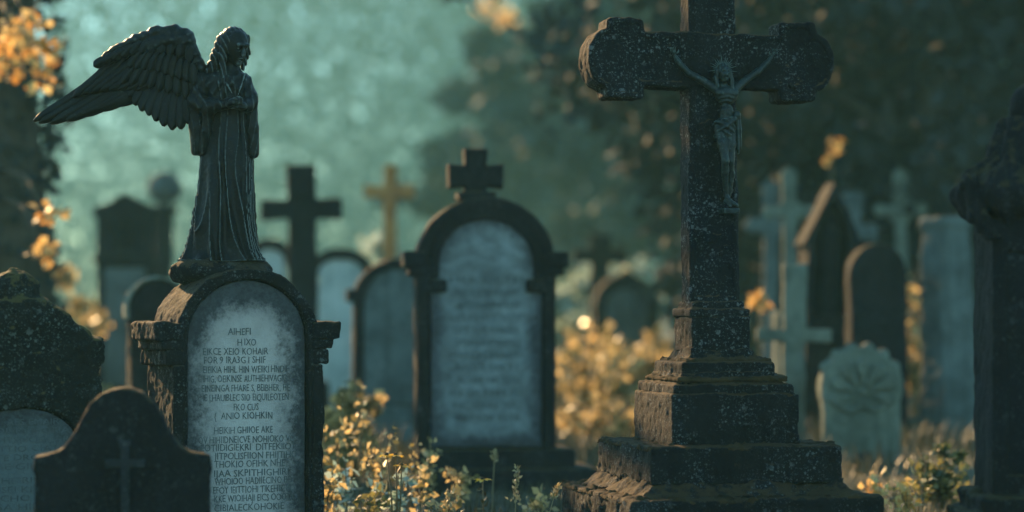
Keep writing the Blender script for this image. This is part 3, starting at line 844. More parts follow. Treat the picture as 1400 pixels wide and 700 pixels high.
# --- black stone with the ogee top, front left
def g_ogee():
    root, s, z, cx = grave('ogee_gravestone', 168, 8.6, rz=6, label='small black ogee-topped gravestone with faint relief cross, in front of the mossy gravestone', )
    half = [(118, -4), (118, z(650)), (121, z(640)), (118, z(622)), (108, z(620)), (92, z(617)), (80, z(611)), (70, z(600)), (62, z(586)), (54, z(568)), (43, z(550)), (29, z(537)), (14, z(531)), (0, z(529.5))]
    o = half + [(-x, y) for x, y in reversed(half[:-1])]
    sdf('slab', lambda X, Y, Z: ext(poly2(X, Z, o), Y, -24, 24, 5), (-126, -28, -4), (126, 28, z(526)), 2.0, M['black'], root, s, [(1, 10, 1), (1.6, 34, 2), (.6, 4, 3)])
    def rel(X, Y, Z):
        a = box(X, Y, Z, (4, -25, z(665)), (6, 3.5, 62), 1.5)
        a = np.minimum(a, box(X, Y, Z, (4, -25, z(632)), (27, 3.5, 5.5), 1.5))
        return np.minimum(a, box(X, Y, Z, (4, -25, z(604)), (8.5, 3.5, 4), 1.5))
    sdf('relief_cross', rel, (-26, -30, z(730)), (34, -21, z(596)), 1.5, M['relief'], root, s, [(.5, 6, 3)])
g_ogee()

# --- big arched tombstone with a cross on top, centre
def g_mid():
    root, s, z, cx = grave('cross_topped_tombstone', 662, 14.5, rz=7, label='large dark arched tombstone with stubby cross on top and stained pale panel, in the centre', cat='tombstone')
    RK = [(.5, 9, 1), (.9, 30, 2)]
    oo = arch(95, z(352), 91, z(640)); oi = arch(64, z(352), 60, z(592))
    def fr(X, Y, Z):
        d2 = poly2(X, Z, oo)
        a = ext(d2, Y, -30, 36, 4)
        ring = np.maximum(poly2(X, Z, arch(78, z(352), 75, z(603))), -poly2(X, Z, oi))
        a = np.maximum(a, -ext(poly2(X, Z, arch(78, z(352), 75, z(603))), Y, -60, -22, 2))
        ears = np.minimum(box(X, Y, Z, (-66, -24, z(382)), (12, 9, 9), 3), box(X, Y, Z, (66, -24, z(382)), (12, 9, 9), 3))
        rim = ext(np.maximum(np.maximum(ring, z(372) - Z), -500), Y, -29, -15, 3)
        return np.minimum(np.minimum(a, rim), ears)
    sdf('slab', fr, (-100, -34, z(642)), (100, 40, z(256)), 2.0, M['mid'], root, s, RK)
    for sx in (-1, 1):
        sdf('impost_block', lambda X, Y, Z, sx=sx: np.minimum(box(X, Y, Z, (sx * 97, 2, z(346)), (15, 38, 11), 3), box(X, Y, Z, (sx * 94, 2, z(362)), (11, 36, 6), 3)),
            (sx * 97 - 18, -40, z(370)), (sx * 97 + 18, 44, z(333)), 2.0, M['mid'], root, s, RK)
    def cr(X, Y, Z):
        o = [(-17, z(264)), (17, z(264)), (15, z(247)), (37, z(249)), (38, z(216)), (15, z(218)), (16, z(195)), (-16, z(195)), (-15, z(218)), (-38, z(216)), (-37, z(249)), (-15, z(247))]
        return np.minimum(ext(poly2(X + 13, Z, o), Y, -17, 17, 4), box(X, Y, Z, (-12, 0, z(260)), (26, 24, 6), 3))
    sdf('finial_cross', cr, (-54, -26, z(268)), (30, 26, z(192)), 1.8, M['mid'], root, s, RK)
    pm = panel_stone('stained_panel_stone', (.20, .24, .235), (.018, .02, .022), 0, z(592) * s, z(292) * s, 70 * s, 68 * s, lines=.85, soft=.06)
    po = arch(76, z(352), 72, z(601))
    sdf('panel', lambda X, Y, Z: ext(poly2(X, Z, po), Y, -25, -14, 1), (-80, -28, z(604)), (80, -12, z(276)), 2.2, pm, root, s, [(.5, 10, 3)])
    words = ['HER LIETH', 'INTO ETERNAM', 'AHO DOMINI REST', 'BELOVIT WIF', 'OFT THE PARISH', 'WHO DEPARTID', 'MAECH TENTH', 'AGID SIXTI', 'ALSOE HIS SON', 'IN SILENTIO', 'PACEM AETER', 'MEMOR ESTE']
    inscription([(t, (-50 + 5 * (i % 3)) * s, (50 - 4 * ((i * 2) % 3)) * s, z(378 + i * 17) * s, 9 * s, -25 * s - .002) for i, t in enumerate(words)], M['ink'], root)
    sdf('plinth', lambda X, Y, Z: box(X, Y, Z, (12, 2, z(618)), (107, 52, 15), 4), (-98, -54, z(636)), (124, 58, z(600)), 2.2, M['mid'], root, s, RK)
    sdf('base', lambda X, Y, Z: box(X, Y, Z, (26, 2, z(645)), (122, 68, 17), 4), (-100, -72, z(664)), (152, 74, z(626)), 2.4, M['mid'], root, s, RK)
g_mid()

# --- arched stone half hidden behind the centre one
def g_arch_behind():
    root, s, z, cx = grave('round_arched_gravestone', 545, 18.5, rz=5, label='arched gravestone with dark rim and grey face, half hidden behind the central tombstone')
    oo = arch(64, z(412), 60, z(575)); oi = arch(50, z(412), 47, z(552))
    sdf('slab', lambda X, Y, Z: np.maximum(ext(poly2(X, Z, oo), Y, -24, 24, 3), -ext(poly2(X, Z, oi), Y, -50, -17, 2)), (-68, -28, z(578)), (68, 28, z(350)), 2.4, M['mid'], root, s, RG(1))
    sdf('panel', lambda X, Y, Z: ext(poly2(X, Z, arch(49, z(412), 46, z(551))), Y, -19, -12, 1), (-52, -22, z(554)), (52, -10, z(362)), 2.4, M['grey'], root, s)
    sdf('plinth', lambda X, Y, Z: np.minimum(box(X, Y, Z, (0, 0, z(566)), (72, 34, 14), 3), box(X, Y, Z, (0, 0, z(598)), (84, 44, 20), 3)), (-88, -48, z(620)), (88, 48, z(550)), 2.6, M['grey'], root, s, RG(1))
    for sx in (-1, 1):
        sdf('impost_block', lambda X, Y, Z, sx=sx: box(X, Y, Z, (sx * 64, 0, z(404)), (9, 28, 9), 3), (sx * 64 - 12, -32, z(416)), (sx * 64 + 12, 32, z(392)), 2.2, M['mid'], root, s)
g_arch_behind()

def cross_fn(z, vw, py_top, py_bot, arm_py, arm_h, arm_w, dep, flare=0.0, cx=0.0, arm_dx=0.0):
    """plain or flared latin cross; all in photo pixels"""
    zt, zb, za = z(py_top), z(py_bot), z(arm_py)
    fl = flare
    o = [(-vw * 1.15, zb), (vw * 1.15, zb), (vw, za - arm_h), (arm_dx + arm_w, za - arm_h - fl), (arm_dx + arm_w, za + arm_h + fl), (vw, za + arm_h), (vw + fl, zt), (-vw - fl, zt),
         (-vw, za + arm_h), (arm_dx - arm_w, za + arm_h + fl), (arm_dx - arm_w, za - arm_h - fl), (-vw, za - arm_h)]
    o = [(x + cx, y) for x, y in o]
    return lambda X, Y, Z: ext(poly2(X, Z, o), Y, -dep, dep, 2.5)

def simple_cross(px, d, rz, label, mat, vw, top, arm_py, arm_h, arm_w, flare=0.0, pl=None, group=None, name='stone_cross', h=2.6, arm_dx=0.0, lobes=0.0):
    root, s, z, cx = grave(name, px, d, rz=rz, label=label, cat='cross', group=group)
    H0 = HORIZ + CAMZ / s
    pb = H0 - (pl[1] if pl else -6)
    f0 = cross_fn(z, vw, top, pb, arm_py, arm_h, arm_w, vw * .62, flare, arm_dx=arm_dx)
    def f(X, Y, Z):
        d = f0(X, Y, Z)
        if lobes:
            za = z(arm_py)
            for lx, lz in ((-arm_w, za), (arm_w, za), (0, z(top))):
                for k in (-1, 0, 1):
                    ox, oz = (lobes * .55 * (1 if lx > 0 else -1) * (k == 0), lobes * .75 * k) if lx else (lobes * .75 * k, lobes * .55 * (k == 0))
                    d = smin(d, ell(X, Y, Z, (lx + ox, 0, lz + oz), (lobes * .62, vw * .6, lobes * .62)), 1.5)
            ring = np.sqrt((np.sqrt(X ** 2 + (Z - za) ** 2) - arm_w * .58) ** 2 + (Y * .8) ** 2) - vw * .30
            d = smin(d, ring, 1.5)
        return d
    sdf('cross_shaft', f, (arm_dx - arm_w - 6 - lobes, -vw - 2, z(pb) - 2), (arm_dx + arm_w + 6 + lobes, vw + 2, z(top) + 3 + lobes), h, mat, root, s, RG(.9))
    if pl:
        w, hh = pl
        sdf('pedestal', lambda X, Y, Z: np.minimum(box(X, Y, Z, (0, 0, hh * .5 - 3), (w, w * .8, hh * .5 + 4), 3), box(X, Y, Z, (0, 0, hh * .18 - 3), (w * 1.35, w * 1.1, hh * .18 + 4), 3)),
            (-w * 1.4, -w * 1.2, -8), (w * 1.4, w * 1.2, hh + 4), h, mat, root, s, RG(1))
    return root
simple_cross(417, 21.5, 4, 'tall dark latin cross standing behind the angel tombstone', M['black'], 19, 224, 285, 13, 55, 1.5, pl=(34, 60))

def g_cap(px, d, hw, top, rz, label, face):
    root, s, z, cx = grave('capped_gravestone', px, d, rz=rz, label=label)
    o = arch(hw, z(top + 26), 22, -4)
    sdf('slab', lambda X, Y, Z: ext(poly2(X, Z, o), Y, -14, 14, 3), (-hw - 3, -18, -6), (hw + 3, 18, z(top)), 2.4, face, root, s, RG(.8))
    c = lambda X, Y, Z: ext(np.maximum(np.maximum(poly2(X, Z, arch(hw + 8, z(top + 24), 27, z(top + 34))), -poly2(X, Z, arch(hw - 1, z(top + 30), 18, z(top + 60)))), -500), Y, -19, 19, 2)
    sdf('curved_cap', c, (-hw - 12, -22, z(top + 38)), (hw + 12, 22, z(top - 6)), 2.2, M['black'], root, s, RG(.8))
g_cap(468, 23.5, 32, 343, -4, 'pale gravestone under a dark curved cap, between the tall latin cross and the arched gravestone', M['bright'])
g_cap(366, 24.5, 22, 325, 4, 'narrow pale gravestone with a dark cap, half hidden by the foot of the angel', M['bright'])
simple_cross(532, 26, -6, 'rusty orange sunlit cross on a slim shaft, left of the central tombstone', M['sun_orange_cross'], 9, 232, 268, 9, 35, 1, pl=(24, 40))
simple_cross(819, 30, 3, 'small dark cross with broad arms beside the far rounded gravestone', M['black'], 13, 320, 349, 9, 36, 2, pl=(22, 34))
simple_cross(1081, 20.5, 5, 'slender pale cross with flared arm ends, behind the crucifix monument', M['pale'], 9, 233, 288, 7, 29, 3, pl=(22, 165), lobes=8)
simple_cross(1083, 16.8, 3, 'low pale cross with one long horizontal bar, beside the crucifix pedestal', M['pale'], 15, 352, 450, 8.5, 52, 2, pl=(24, 40), lobes=0)
simple_cross(1052, 23.5, 9, 'leaning grey cross with short thick arms, half hidden by the crucifix shaft', M['grey'], 10, 258, 312, 9, 28, 3, pl=(22, 60), lobes=9)
simple_cross(1163, 22.0, -8, 'broad grey cross looming behind the gothic shrine and black rounded headstone', M['grey'], 11, 262, 318, 10, 34, 4, pl=(26, 60))
simple_cross(1233, 23, -3, 'thin pale cross rising behind the black rounded headstone', M['pale'], 8.5, 240, 290, 7, 30, 3, pl=(20, 40), lobes=7)

# --- far rounded headstone by the small cross
def g_far_round():
    root, s, z, cx = grave('bell_shaped_headstone', 858, 29, rz=4, label='far dark bell-shaped headstone with a grey face, right of the small dark cross')
    half = [(58, -4), (58, z(505)), (48, z(480)), (44, z(440)), (46, z(418)), (40, z(398)), (26, z(383)), (8, z(375)), (0, z(368))]
    o = half + [(-x, y) for x, y in reversed(half[:-1])]
    oi = arch(30, z(420), 26, z(480))
    sdf('slab', lambda X, Y, Z: np.maximum(ext(poly2(X, Z, o), Y, -14, 14, 3), -ext(poly2(X, Z, oi), Y, -40, -11, 1)), (-62, -18, -6), (62, 18, z(364)), 2.2, M['black'], root, s, RG(.8))
    sdf('panel', lambda X, Y, Z: ext(poly2(X, Z, arch(29, z(420), 25, z(479))), Y, -12, -8, 1), (-32, -14, z(482)), (32, -6, z(392)), 2.2, M['grey'], root, s)
g_far_round()

# --- gabled monument, left distance
def g_gable():
    root, s, z, cx = grave('gabled_monument', 172, 26, rz=6, label='gabled grave monument with a pointed niche, in the mist left of the angel', cat='monument')
    o = [(-38, -4), (38, -4), (38, z(290)), (43, z(288)), (43, z(278)), (20, z(268)), (0, z(258)), (-20, z(268)), (-43, z(278)), (-43, z(288)), (-38, z(290))]
    ni = [(-13, z(338)), (13, z(338)), (13, z(312)), (8, z(301)), (0, z(294)), (-8, z(301)), (-13, z(312))]
    pa = [(-29, z(520)), (29, z(520)), (29, z(358)), (-29, z(358))]
    sdf('body', lambda X, Y, Z: np.maximum(np.maximum(ext(poly2(X, Z, o), Y, -26, 26, 2), -ext(poly2(X, Z, ni), Y, -60, -14, 1)), -ext(poly2(X, Z, pa), Y, -60, -22, 1)), (-46, -30, -6), (46, 30, z(254)), 2.2, M['black'], root, s, RG(.8))
    sdf('cornice', lambda X, Y, Z: box(X, Y, Z, (0, 0, z(347)), (43, 32, 5), 1.5), (-46, -36, z(354)), (46, 36, z(340)), 2.0, M['black'], root, s)
    sdf('panel', lambda X, Y, Z: box(X, Y, Z, (0, -21, z(439)), (28.5, 4, 80.5), 1), (-32, -28, z(522)), (32, -16, z(356)), 2.2, M['grey'], root, s, RG(.6))
g_gable()

def g_ball():
    root, s, z, cx = grave('ball_topped_pillar', 220, 30, rz=10, label='stone pillar with a pale-capped ball on top, behind the gabled monument', cat='pillar')
    sdf('pillar', lambda X, Y, Z: np.minimum(box(X, Y, Z, (0, 0, z(290) / 2 - 4), (13, 13, z(290) / 2 + 4), 2), box(X, Y, Z, (0, 0, z(288)), (19, 19, 5), 2)), (-22, -22, -8), (22, 22, z(280)), 2.2, M['black'], root, s, RG(.7))
    sdf('ball', lambda X, Y, Z: np.minimum(ell(X, Y, Z, (0, 0, z(258)), (24, 24, 23)), box(X, Y, Z, (0, 0, z(282)), (9, 9, 6), 2)), (-26, -26, z(290)), (26, 26, z(233)), 1.8, M['grey'], root, s, RG(.7))
g_ball()

def g_pale_rim():
    root, s, z, cx = grave('round_topped_gravestone', 218, 15.5, rz=16, label='dark round-topped gravestone with a light weathered rim, peeking out behind the angel tombstone')
    o = arch(40, z(418), 40, -4)
    sdf('slab', lambda X, Y, Z: ext(poly2(X, Z, o), Y, -20, 20, 4), (-44, -24, -6), (44, 24, z(374)), 2.2, M['black'], root, s, RG(1))
    rim = lambda X, Y, Z: ext(np.maximum(np.maximum(poly2(X, Z, arch(44, z(418), 45, z(440))), -poly2(X, Z, arch(39.6, z(418), 39.6, z(460)))), z(430) - Z), Y, -24, 24, 2)
    sdf('rim', rim, (-48, -28, z(434)), (48, 28, z(370)), 1.8, M['pale'], root, s, RG(.6))
g_pale_rim()

# --- right side
def g_shrine():
    root, s, z, cx = grave('gothic_shrine', 1126, 19.5, rz=8, label='small gothic grave shrine with a steep gable and a dark hooded figure in its niche', cat='shrine')
    o = [(-36, -4), (36, -4), (36, z(335)), (44, z(338)), (0, z(248)), (-44, z(338)), (-36, z(335))]
    ni = [(-24, z(430)), (24, z(430)), (24, z(330)), (14, z(295)), (0, z(270)), (-14, z(295)), (-24, z(330))]
    sdf('body', lambda X, Y, Z: np.maximum(ext(poly2(X, Z, o), Y, -24, 24, 2), -ext(poly2(X, Z, ni), Y, -60, 16, 1)), (-48, -28, -6), (48, 28, z(244)), 2.2, M['mid'], root, s, RG(1))
    def fig(X, Y, Z):
        d = chain(X, Y, Z, [(0, 0, z(428)), (0, 0, z(370)), (0, -2, z(322))], [17, 15, 14], 4)
        d = smin(d, ell(X, Y, Z, (0, -4, z(303)), (10, 10, 14)), 5)
        d = np.maximum(d, -ell(X, Y, Z, (0, -14, z(303)), (6, 6, 9)))
        return d + 1.0 * np.sin(X * .7 + 1.5 * np.sin(Z * .05)) * (Z < z(325))
    sdf('hooded_statue', fig, (-22, -20, z(430)), (22, 18, z(284)), 1.8, M['black'], root, s)
g_shrine()

def g_black_round():
    root, s, z, cx = grave('rounded_headstone', 1200, 18.6, rz=6, label='plain black round-headed headstone behind the shell-topped one')
    sdf('slab', lambda X, Y, Z: ext(poly2(X, Z, arch(40, z(376), 42, -4)), Y, -17, 17, 4), (-44, -20, -6), (44, 20, z(330)), 2.4, M['black'], root, s, RG(1))
    sdf('plinth', lambda X, Y, Z: box(X, Y, Z, (0, 0, 8), (54, 30, 14), 3), (-58, -34, -8), (58, 34, 24), 2.4, M['black'], root, s, RG(1))
g_black_round()

def g_tall_slab():
    root, s, z, cx = grave('tapering_pillar', 1300, 18.8, rz=30, label='tall flat-topped tapering gravestone with one rusty sunlit edge, near the draped urn', cat='gravestone')
    def f(X, Y, Z):
        t = np.clip(Z / z(296), 0, 1)
        a = np.maximum(np.maximum(abs(X) - (33 - 7 * t), abs(Y) - (27 - 6 * t)), abs(Z - z(296) / 2) - z(296) / 2 - 4)
        return np.minimum(a, box(X, Y, Z, (0, 0, z(301)), (29, 24, 7), 2))
    sdf('shaft', f, (-38, -32, -6), (38, 32, z(290)), 2.4, M['grey'], root, s, RG(1))
    sdf('base', lambda X, Y, Z: box(X, Y, Z, (0, 0, 16), (44, 38, 22), 3), (-48, -42, -8), (48, 42, 40), 2.4, M['grey'], root, s, RG(1))
g_tall_slab()

def g_shell():
    root, s, z, cx = grave('shell_topped_headstone', 1177, 16.4, rz=4, label='small pale headstone with a carved shell of petals in its round head')
    def f(X, Y, Z):
        a = ext(poly2(X, Z, [(-53, -4), (53, -4), (53, z(548)), (-53, z(548))]), Y, -15, 15, 4)
        b = ext(np.sqrt(X * X + (Z - z(524)) ** 2 + 0 * Y) - 57, Y, -15, 15, 4)
        return smin(a, b, 5)
    sdf('slab', f, (-60, -18, -6), (60, 18, z(464)), 2.0, M['pale'], root, s, RG(.8))
    def petals(X, Y, Z):
        d = None
        for i in range(7):
            a = R(-12 + i * 34); r0, r1 = 14, 38
            c = ell(X, Y, Z, (0, -15, z(530)), (7, 5, 7)) if i == 0 else None
            q = cap(X, Y, Z, (math.cos(a) * r0, -15, z(532) + math.sin(a) * r0), (math.cos(a) * r1, -16, z(532) + math.sin(a) * r1), 4, 10)
            q = np.maximum(q, -cap(X, Y, Z, (math.cos(a) * 22, -26, z(532) + math.sin(a) * 22), (math.cos(a) * 37, -27, z(532) + math.sin(a) * 37), 3, 5.5))
            d = q if d is None else np.minimum(d, q)
            if c is not None: d = np.minimum(d, c)
        d = np.minimum(d, chain(X, Y, Z, [(-34, -15, z(548)), (-16, -16, z(556)), (0, -16, z(548)), (16, -16, z(556)), (34, -15, z(548))], [5, 5, 5, 5, 5], 2))
        # scalloped crest over the head
        for a in range(30, 151, 24):
            d = np.minimum(d, ell(X, Y, Z, (math.cos(R(a)) * 54, 0, z(524) + math.sin(R(a)) * 54), (9, 14, 9)))
        return d
    sdf('shell_carving', petals, (-66, -32, z(566)), (66, 18, z(456)), 1.8, M['pale'], root, s, RG(.6))
g_shell()

# --- draped urn on a column, right edge
def g_urn():
    root, s, z, cx = grave('draped_urn_column', 1410, 8.9, rz=0, label='black column carrying a cloth-draped urn with pointed lid, cut by the right edge', cat='column')
    RK = [(1.2, 12, 1), (1.6, 36, 2)]
    def colm(X, Y, Z):
        a = np.maximum(np.maximum(abs(X), abs(Y)) - 66, abs(Z - (z(300) + z(676)) / 2) - (z(300) - z(676)) / 2)
        g = np.maximum(np.maximum(abs(X) - 46, abs(Y + 66) - 5), abs(Z - (z(340) + z(650)) / 2) - 150)
        return np.maximum(a, -g)
    sdf('shaft', colm, (-70, -70, z(680)), (70, 70, z(296)), 2.4, M['black'], root, s, RK)
    sdf('base', lambda X, Y, Z: np.minimum(box(X, Y, Z, (0, 0, z(690)), (86, 86, 18), 6), box(X, Y, Z, (0, 0, z(735)), (104, 104, 40), 6)), (-110, -110, -6), (110, 110, z(666)), 3.2, M['black'], root, s, [(4, 16, 1), (5, 40, 2)])
    def capi(X, Y, Z):
        rr = np.sqrt(X * X + Y * Y); ph = np.arctan2(Y, X)
        zc = z(268)
        a = ell(X, Y, Z, (0, 0, zc), (106, 100, 52))
        a = a + 5.5 * np.sin(ph * 9 + .8 * np.sin(Z * .06)) + 2.6 * np.sin(ph * 21 + Z * .05)
        a = smin(a, chain(X, Y, Z, [(0, 0, zc + 20), (0, 0, zc + 64), (0, 0, zc + 92)], [72, 52, 36], 20) + 3 * np.sin(ph * 11 + Z * .04), 16)
        a = np.minimum(a, chain(X, Y, Z, [(-92, -46, z(255)), (-82, -62, z(300)), (-56, -74, z(350)), (-44, -72, z(380))], [14, 12, 10, 3], 6) + 2 * np.sin(X * .6))
        return np.maximum(a, z(322) - Z - .12 * abs(X)) 
    sdf('drapery', capi, (-122, -118, z(390)), (122, 112, z(168)), 2.4, M['black'], root, s, [(2, 12, 3), (3, 30, 4), (1, 6, 2)])
    def urn(X, Y, Z):
        d = ell(X, Y, Z, (0, 0, z(176)), (38, 38, 20))
        d = smin(d, chain(X, Y, Z, [(0, 0, z(170)), (-2, 0, z(150)), (-2, 0, z(138)), (0, 0, z(112))], [15, 26, 24, 5], 6), 5)
        return d
    sdf('urn_lid', urn, (-44, -44, z(200)), (44, 44, z(104)), 2.0, M['black'], root, s, RK)
g_urn()

# ================================================================== vegetation
LM = {
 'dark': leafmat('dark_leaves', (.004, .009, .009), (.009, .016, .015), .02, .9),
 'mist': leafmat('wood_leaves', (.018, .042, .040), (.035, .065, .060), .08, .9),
 'far': leafmat('wood_veil_leaves', (.055, .115, .105), (.08, .14, .13), .25, .8),
 'gold': leafmat('golden_leaves', (.48, .22, .045), (.66, .46, .17), .5),
 'mixed': leafmat('autumn_leaves', (.13, .11, .04), (.66, .46, .19), .5),
 'green': leafmat('olive_leaves', (.04, .055, .022), (.20, .17, .05), .45),
 'seed': leafmat('seed_husks', (.22, .17, .08), (.42, .34, .17), .4),
 'straw': leafmat('dry_grass', (.022, .024, .011), (.07, .06, .024), .3),
 'petal': leafmat('yellow_petals', (.78, .44, .02), (.85, .55, .04), .45),
 'sage': leafmat('glossy_sage_leaves', (.16, .24, .19), (.45, .52, .42), .45, .3),
}
BARK = stone('bark', (.030, .025, .018), (.06, .048, .034), lichen=.3, moss=.3, bump=1.0, streak=.7)
STEM = plain('stem', (.13, .09, .035), .7)

def leaves(pos, size, jitter=.4, rng=RNG, droop=.2, aspect=.45):
    """small folded leaves; returns vertices and triangles"""
    n = len(pos)
    a = rng.normal(size=(n, 3)); a[:, 2] -= droop; a /= np.linalg.norm(a, axis=1)[:, None]
    b = rng.normal(size=(n, 3)); b -= a * (a * b).sum(1)[:, None]; b /= np.linalg.norm(b, axis=1)[:, None]
    c = np.cross(a, b)
    s = size * (1 + jitter * rng.uniform(-1, 1, n))[:, None]
    p0 = pos; p2 = pos + a * s
    mid = pos + a * s * .45
    p1 = mid + b * s * aspect + c * s * .12; p3 = mid - b * s * aspect + c * s * .12
    V = np.stack([p0, p1, p2, p3], 1).reshape(-1, 3)
    i = np.arange(n)[:, None] * 4
    Fq = np.concatenate([i + np.array([[0, 1, 2]]), i + np.array([[0, 2, 3]])], 0)
    return V, Fq

def clumps(centres, radii, per, rng=RNG, flat=.8):
    P = []
    for c, r in zip(centres, radii):
        k = max(3, int(per))
        d = rng.normal(size=(k, 3)); d /= np.linalg.norm(d, axis=1)[:, None]
        rr = r * rng.uniform(.15, 1, k) ** .55
        q = d * rr[:, None]; q[:, 2] *= flat
        P.append(np.asarray(c) + q)
    return np.concatenate(P)

def tube(pts, rad, seg=8):
    V, Fc = [], []
    for i, p in enumerate(pts):
        t = (Vector(pts[min(i + 1, len(pts) - 1)]) - Vector(pts[max(i - 1, 0)])).normalized()
        u = t.orthogonal().normalized() if abs(t.z) < .95 else Vector((1, 0, 0))
        u = (u - t * u.dot(t)).normalized(); w = t.cross(u)
        for j in range(seg):
            a = 2 * math.pi * j / seg
            V.append(Vector(p) + (u * math.cos(a) + w * math.sin(a)) * rad[i])
    for i in range(len(pts) - 1):
        for j in range(seg):
            Fc.append((i * seg + j, i * seg + (j + 1) % seg, (i + 1) * seg + (j + 1) % seg, (i + 1) * seg + j))
    Fc.append(tuple(range(seg))[::-1]); Fc.append(tuple((len(pts) - 1) * seg + j for j in range(seg)))
    return V, Fc

class Acc:
    def __init__(s): s.V = []; s.F = []
    def add(s, v, f):
        k = len(s.V); s.V += [tuple(q) for q in v]; s.F += [tuple(i + k for i in q) for q in f]
    def obj(s, name, mat, parent=None): return mesh_obj(name, s.V, s.F, mat, parent)

def tree(x, y, h, cr, label, leaf='dark', group=None, n=9000, leaf_s=.16, low=.25, seed=1, trunk_r=.2, name='tree', nb=26, conic=0.0, gold=None):
    rng = np.random.default_rng(seed)
    root = empty(name, (x, y, gz(x, y) - .05), 0.0, label, 'tree', group)
    A = Acc()
    k = 9; ph = rng.uniform(0, 6)
    tp = [(.25 * math.sin(ph + i * .7) * i / k, .25 * math.cos(ph * 2 + i * .6) * i / k, h * .92 * i / k) for i in range(k + 1)]
    A.add(*tube(tp, [trunk_r * (1.35 if i == 0 else 1) * (1 - .88 * i / k) for i in range(k + 1)], 12))
    C, Rr = [], []
    for b in range(nb):
        t = low + (1 - low) * (b + rng.uniform(0, 1)) / nb
        z = h * .92 * t; i = min(k - 1, int(t * k)); f = t * k - i
        p0 = np.array(tp[i]) * (1 - f) + np.array(tp[i + 1]) * f
        prof = (1 - t) * 1.1 + .12 if conic else math.sin(math.pi * min(1, max(.12, (t - low) / (1 - low) * .85 + .14)))
        L = cr * prof * rng.uniform(.6, 1.15)
        a = rng.uniform(0, 2 * math.pi); up = rng.uniform(.1, .55) if not conic else rng.uniform(-.25, .1)
        d = np.array([math.cos(a), math.sin(a), up])
        pts = [p0 + d * L * q + np.array([0, 0, -.12 * L * q * q if conic else .08 * L * q * q]) + rng.normal(size=3) * .05 * L * q for q in (0, .35, .7, 1)]
        r = trunk_r * .34 * (1 - .6 * t)
        A.add(*tube([tuple(p) for p in pts], [r, r * .7, r * .4, r * .12], 6))
        for q in (.45, .65, .8, .95, 1.05):
            C.append(p0 + d * L * q + rng.normal(size=3) * .16 * L + np.array([0, 0, .05 * L])); Rr.append(cr * rng.uniform(.13, .30))
    A.obj('trunk', BARK, root)
    P = clumps(C, Rr, n / len(C), rng, .65)
    V, Fq = leaves(P, leaf_s, .4, rng)
    mesh_obj('crown', V, Fq, LM[leaf], root, smooth=False)
    if gold:
        P = clumps([(g[0], g[1], g[2]) for g in gold], [g[3] for g in gold], 26, rng)
        V, Fq = leaves(P, .22, .4, rng); mesh_obj('golden_foliage', V, Fq, LM['gold'], root, smooth=False)
    return root

def X_at(px, d): return (px - 700) / FPX * d

# leaf mass added far behind to veil the bright sky and imitate mist
def build_wood_veil():
    rng = np.random.default_rng(5)
    n = 900000
    x = rng.uniform(-95, 95, n); y = rng.uniform(200, 265, n); z = rng.uniform(.3, 38, n)
    den = .67 + .24 * vnoise(x, y, z, 26, 3) + .006 * x + .20 * np.clip(1 - z / 16, 0, 1)  # uneven leaf cover shaped to look like drifting mist
    k = rng.uniform(0, 1, n) < den
    V, Fq = leaves(np.stack([x, y, z], 1)[k], .45, .4, rng)
    tag(mesh_obj('wood_veil', V, Fq, LM['far'], smooth=False), kind='stuff')
build_wood_veil()

# dark trees standing behind the right half
RT = [(1040, 34, 9.5, 2.0, 'dark bushy tree directly behind the top of the crucifix monument', 3),
      (1085, 27, 9.0, 2.5, 'dark dense tree rising to the right of the crucifix arm', 4),
      (1190, 29, 10.5, 3.0, 'broad dark tree behind the thin pale cross', 6),
      (1290, 25, 9.0, 2.6, 'dark tree with low boughs behind the tapering gravestone', 8),
      (1390, 28, 10.5, 3.0, 'dark tree at the right edge behind the draped urn', 9),
      (1140, 37, 11.0, 3.2, 'tallest dark tree, deepest of the row on the right', 10)]
for px, d, h, cr, lb, sd in RT:
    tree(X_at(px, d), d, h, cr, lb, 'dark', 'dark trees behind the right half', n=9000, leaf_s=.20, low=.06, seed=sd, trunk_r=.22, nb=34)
# pale trees in the mist
for px, d, h, cr, lb, sd in [(680, 66, 9, 2.2, 'misty grey-green tree fading above the central tombstone', 21), (850, 54, 10, 2.6, 'misty tree left of the crucifix arm', 22), (770, 80, 12, 3.4, 'faint misty tree between the central tombstone and the crucifix', 24)]:
    tree(X_at(px, d), d, h, cr, lb, 'mist', 'pale trees in the mist', n=6000, leaf_s=.32, low=.12, seed=sd, trunk_r=.25, gold=[(-.1, -1.5, 9.3, .3), (.15, -1.4, 8.75, .25), (-.3, -1.3, 9.0, .2)] if px == 680 else None)

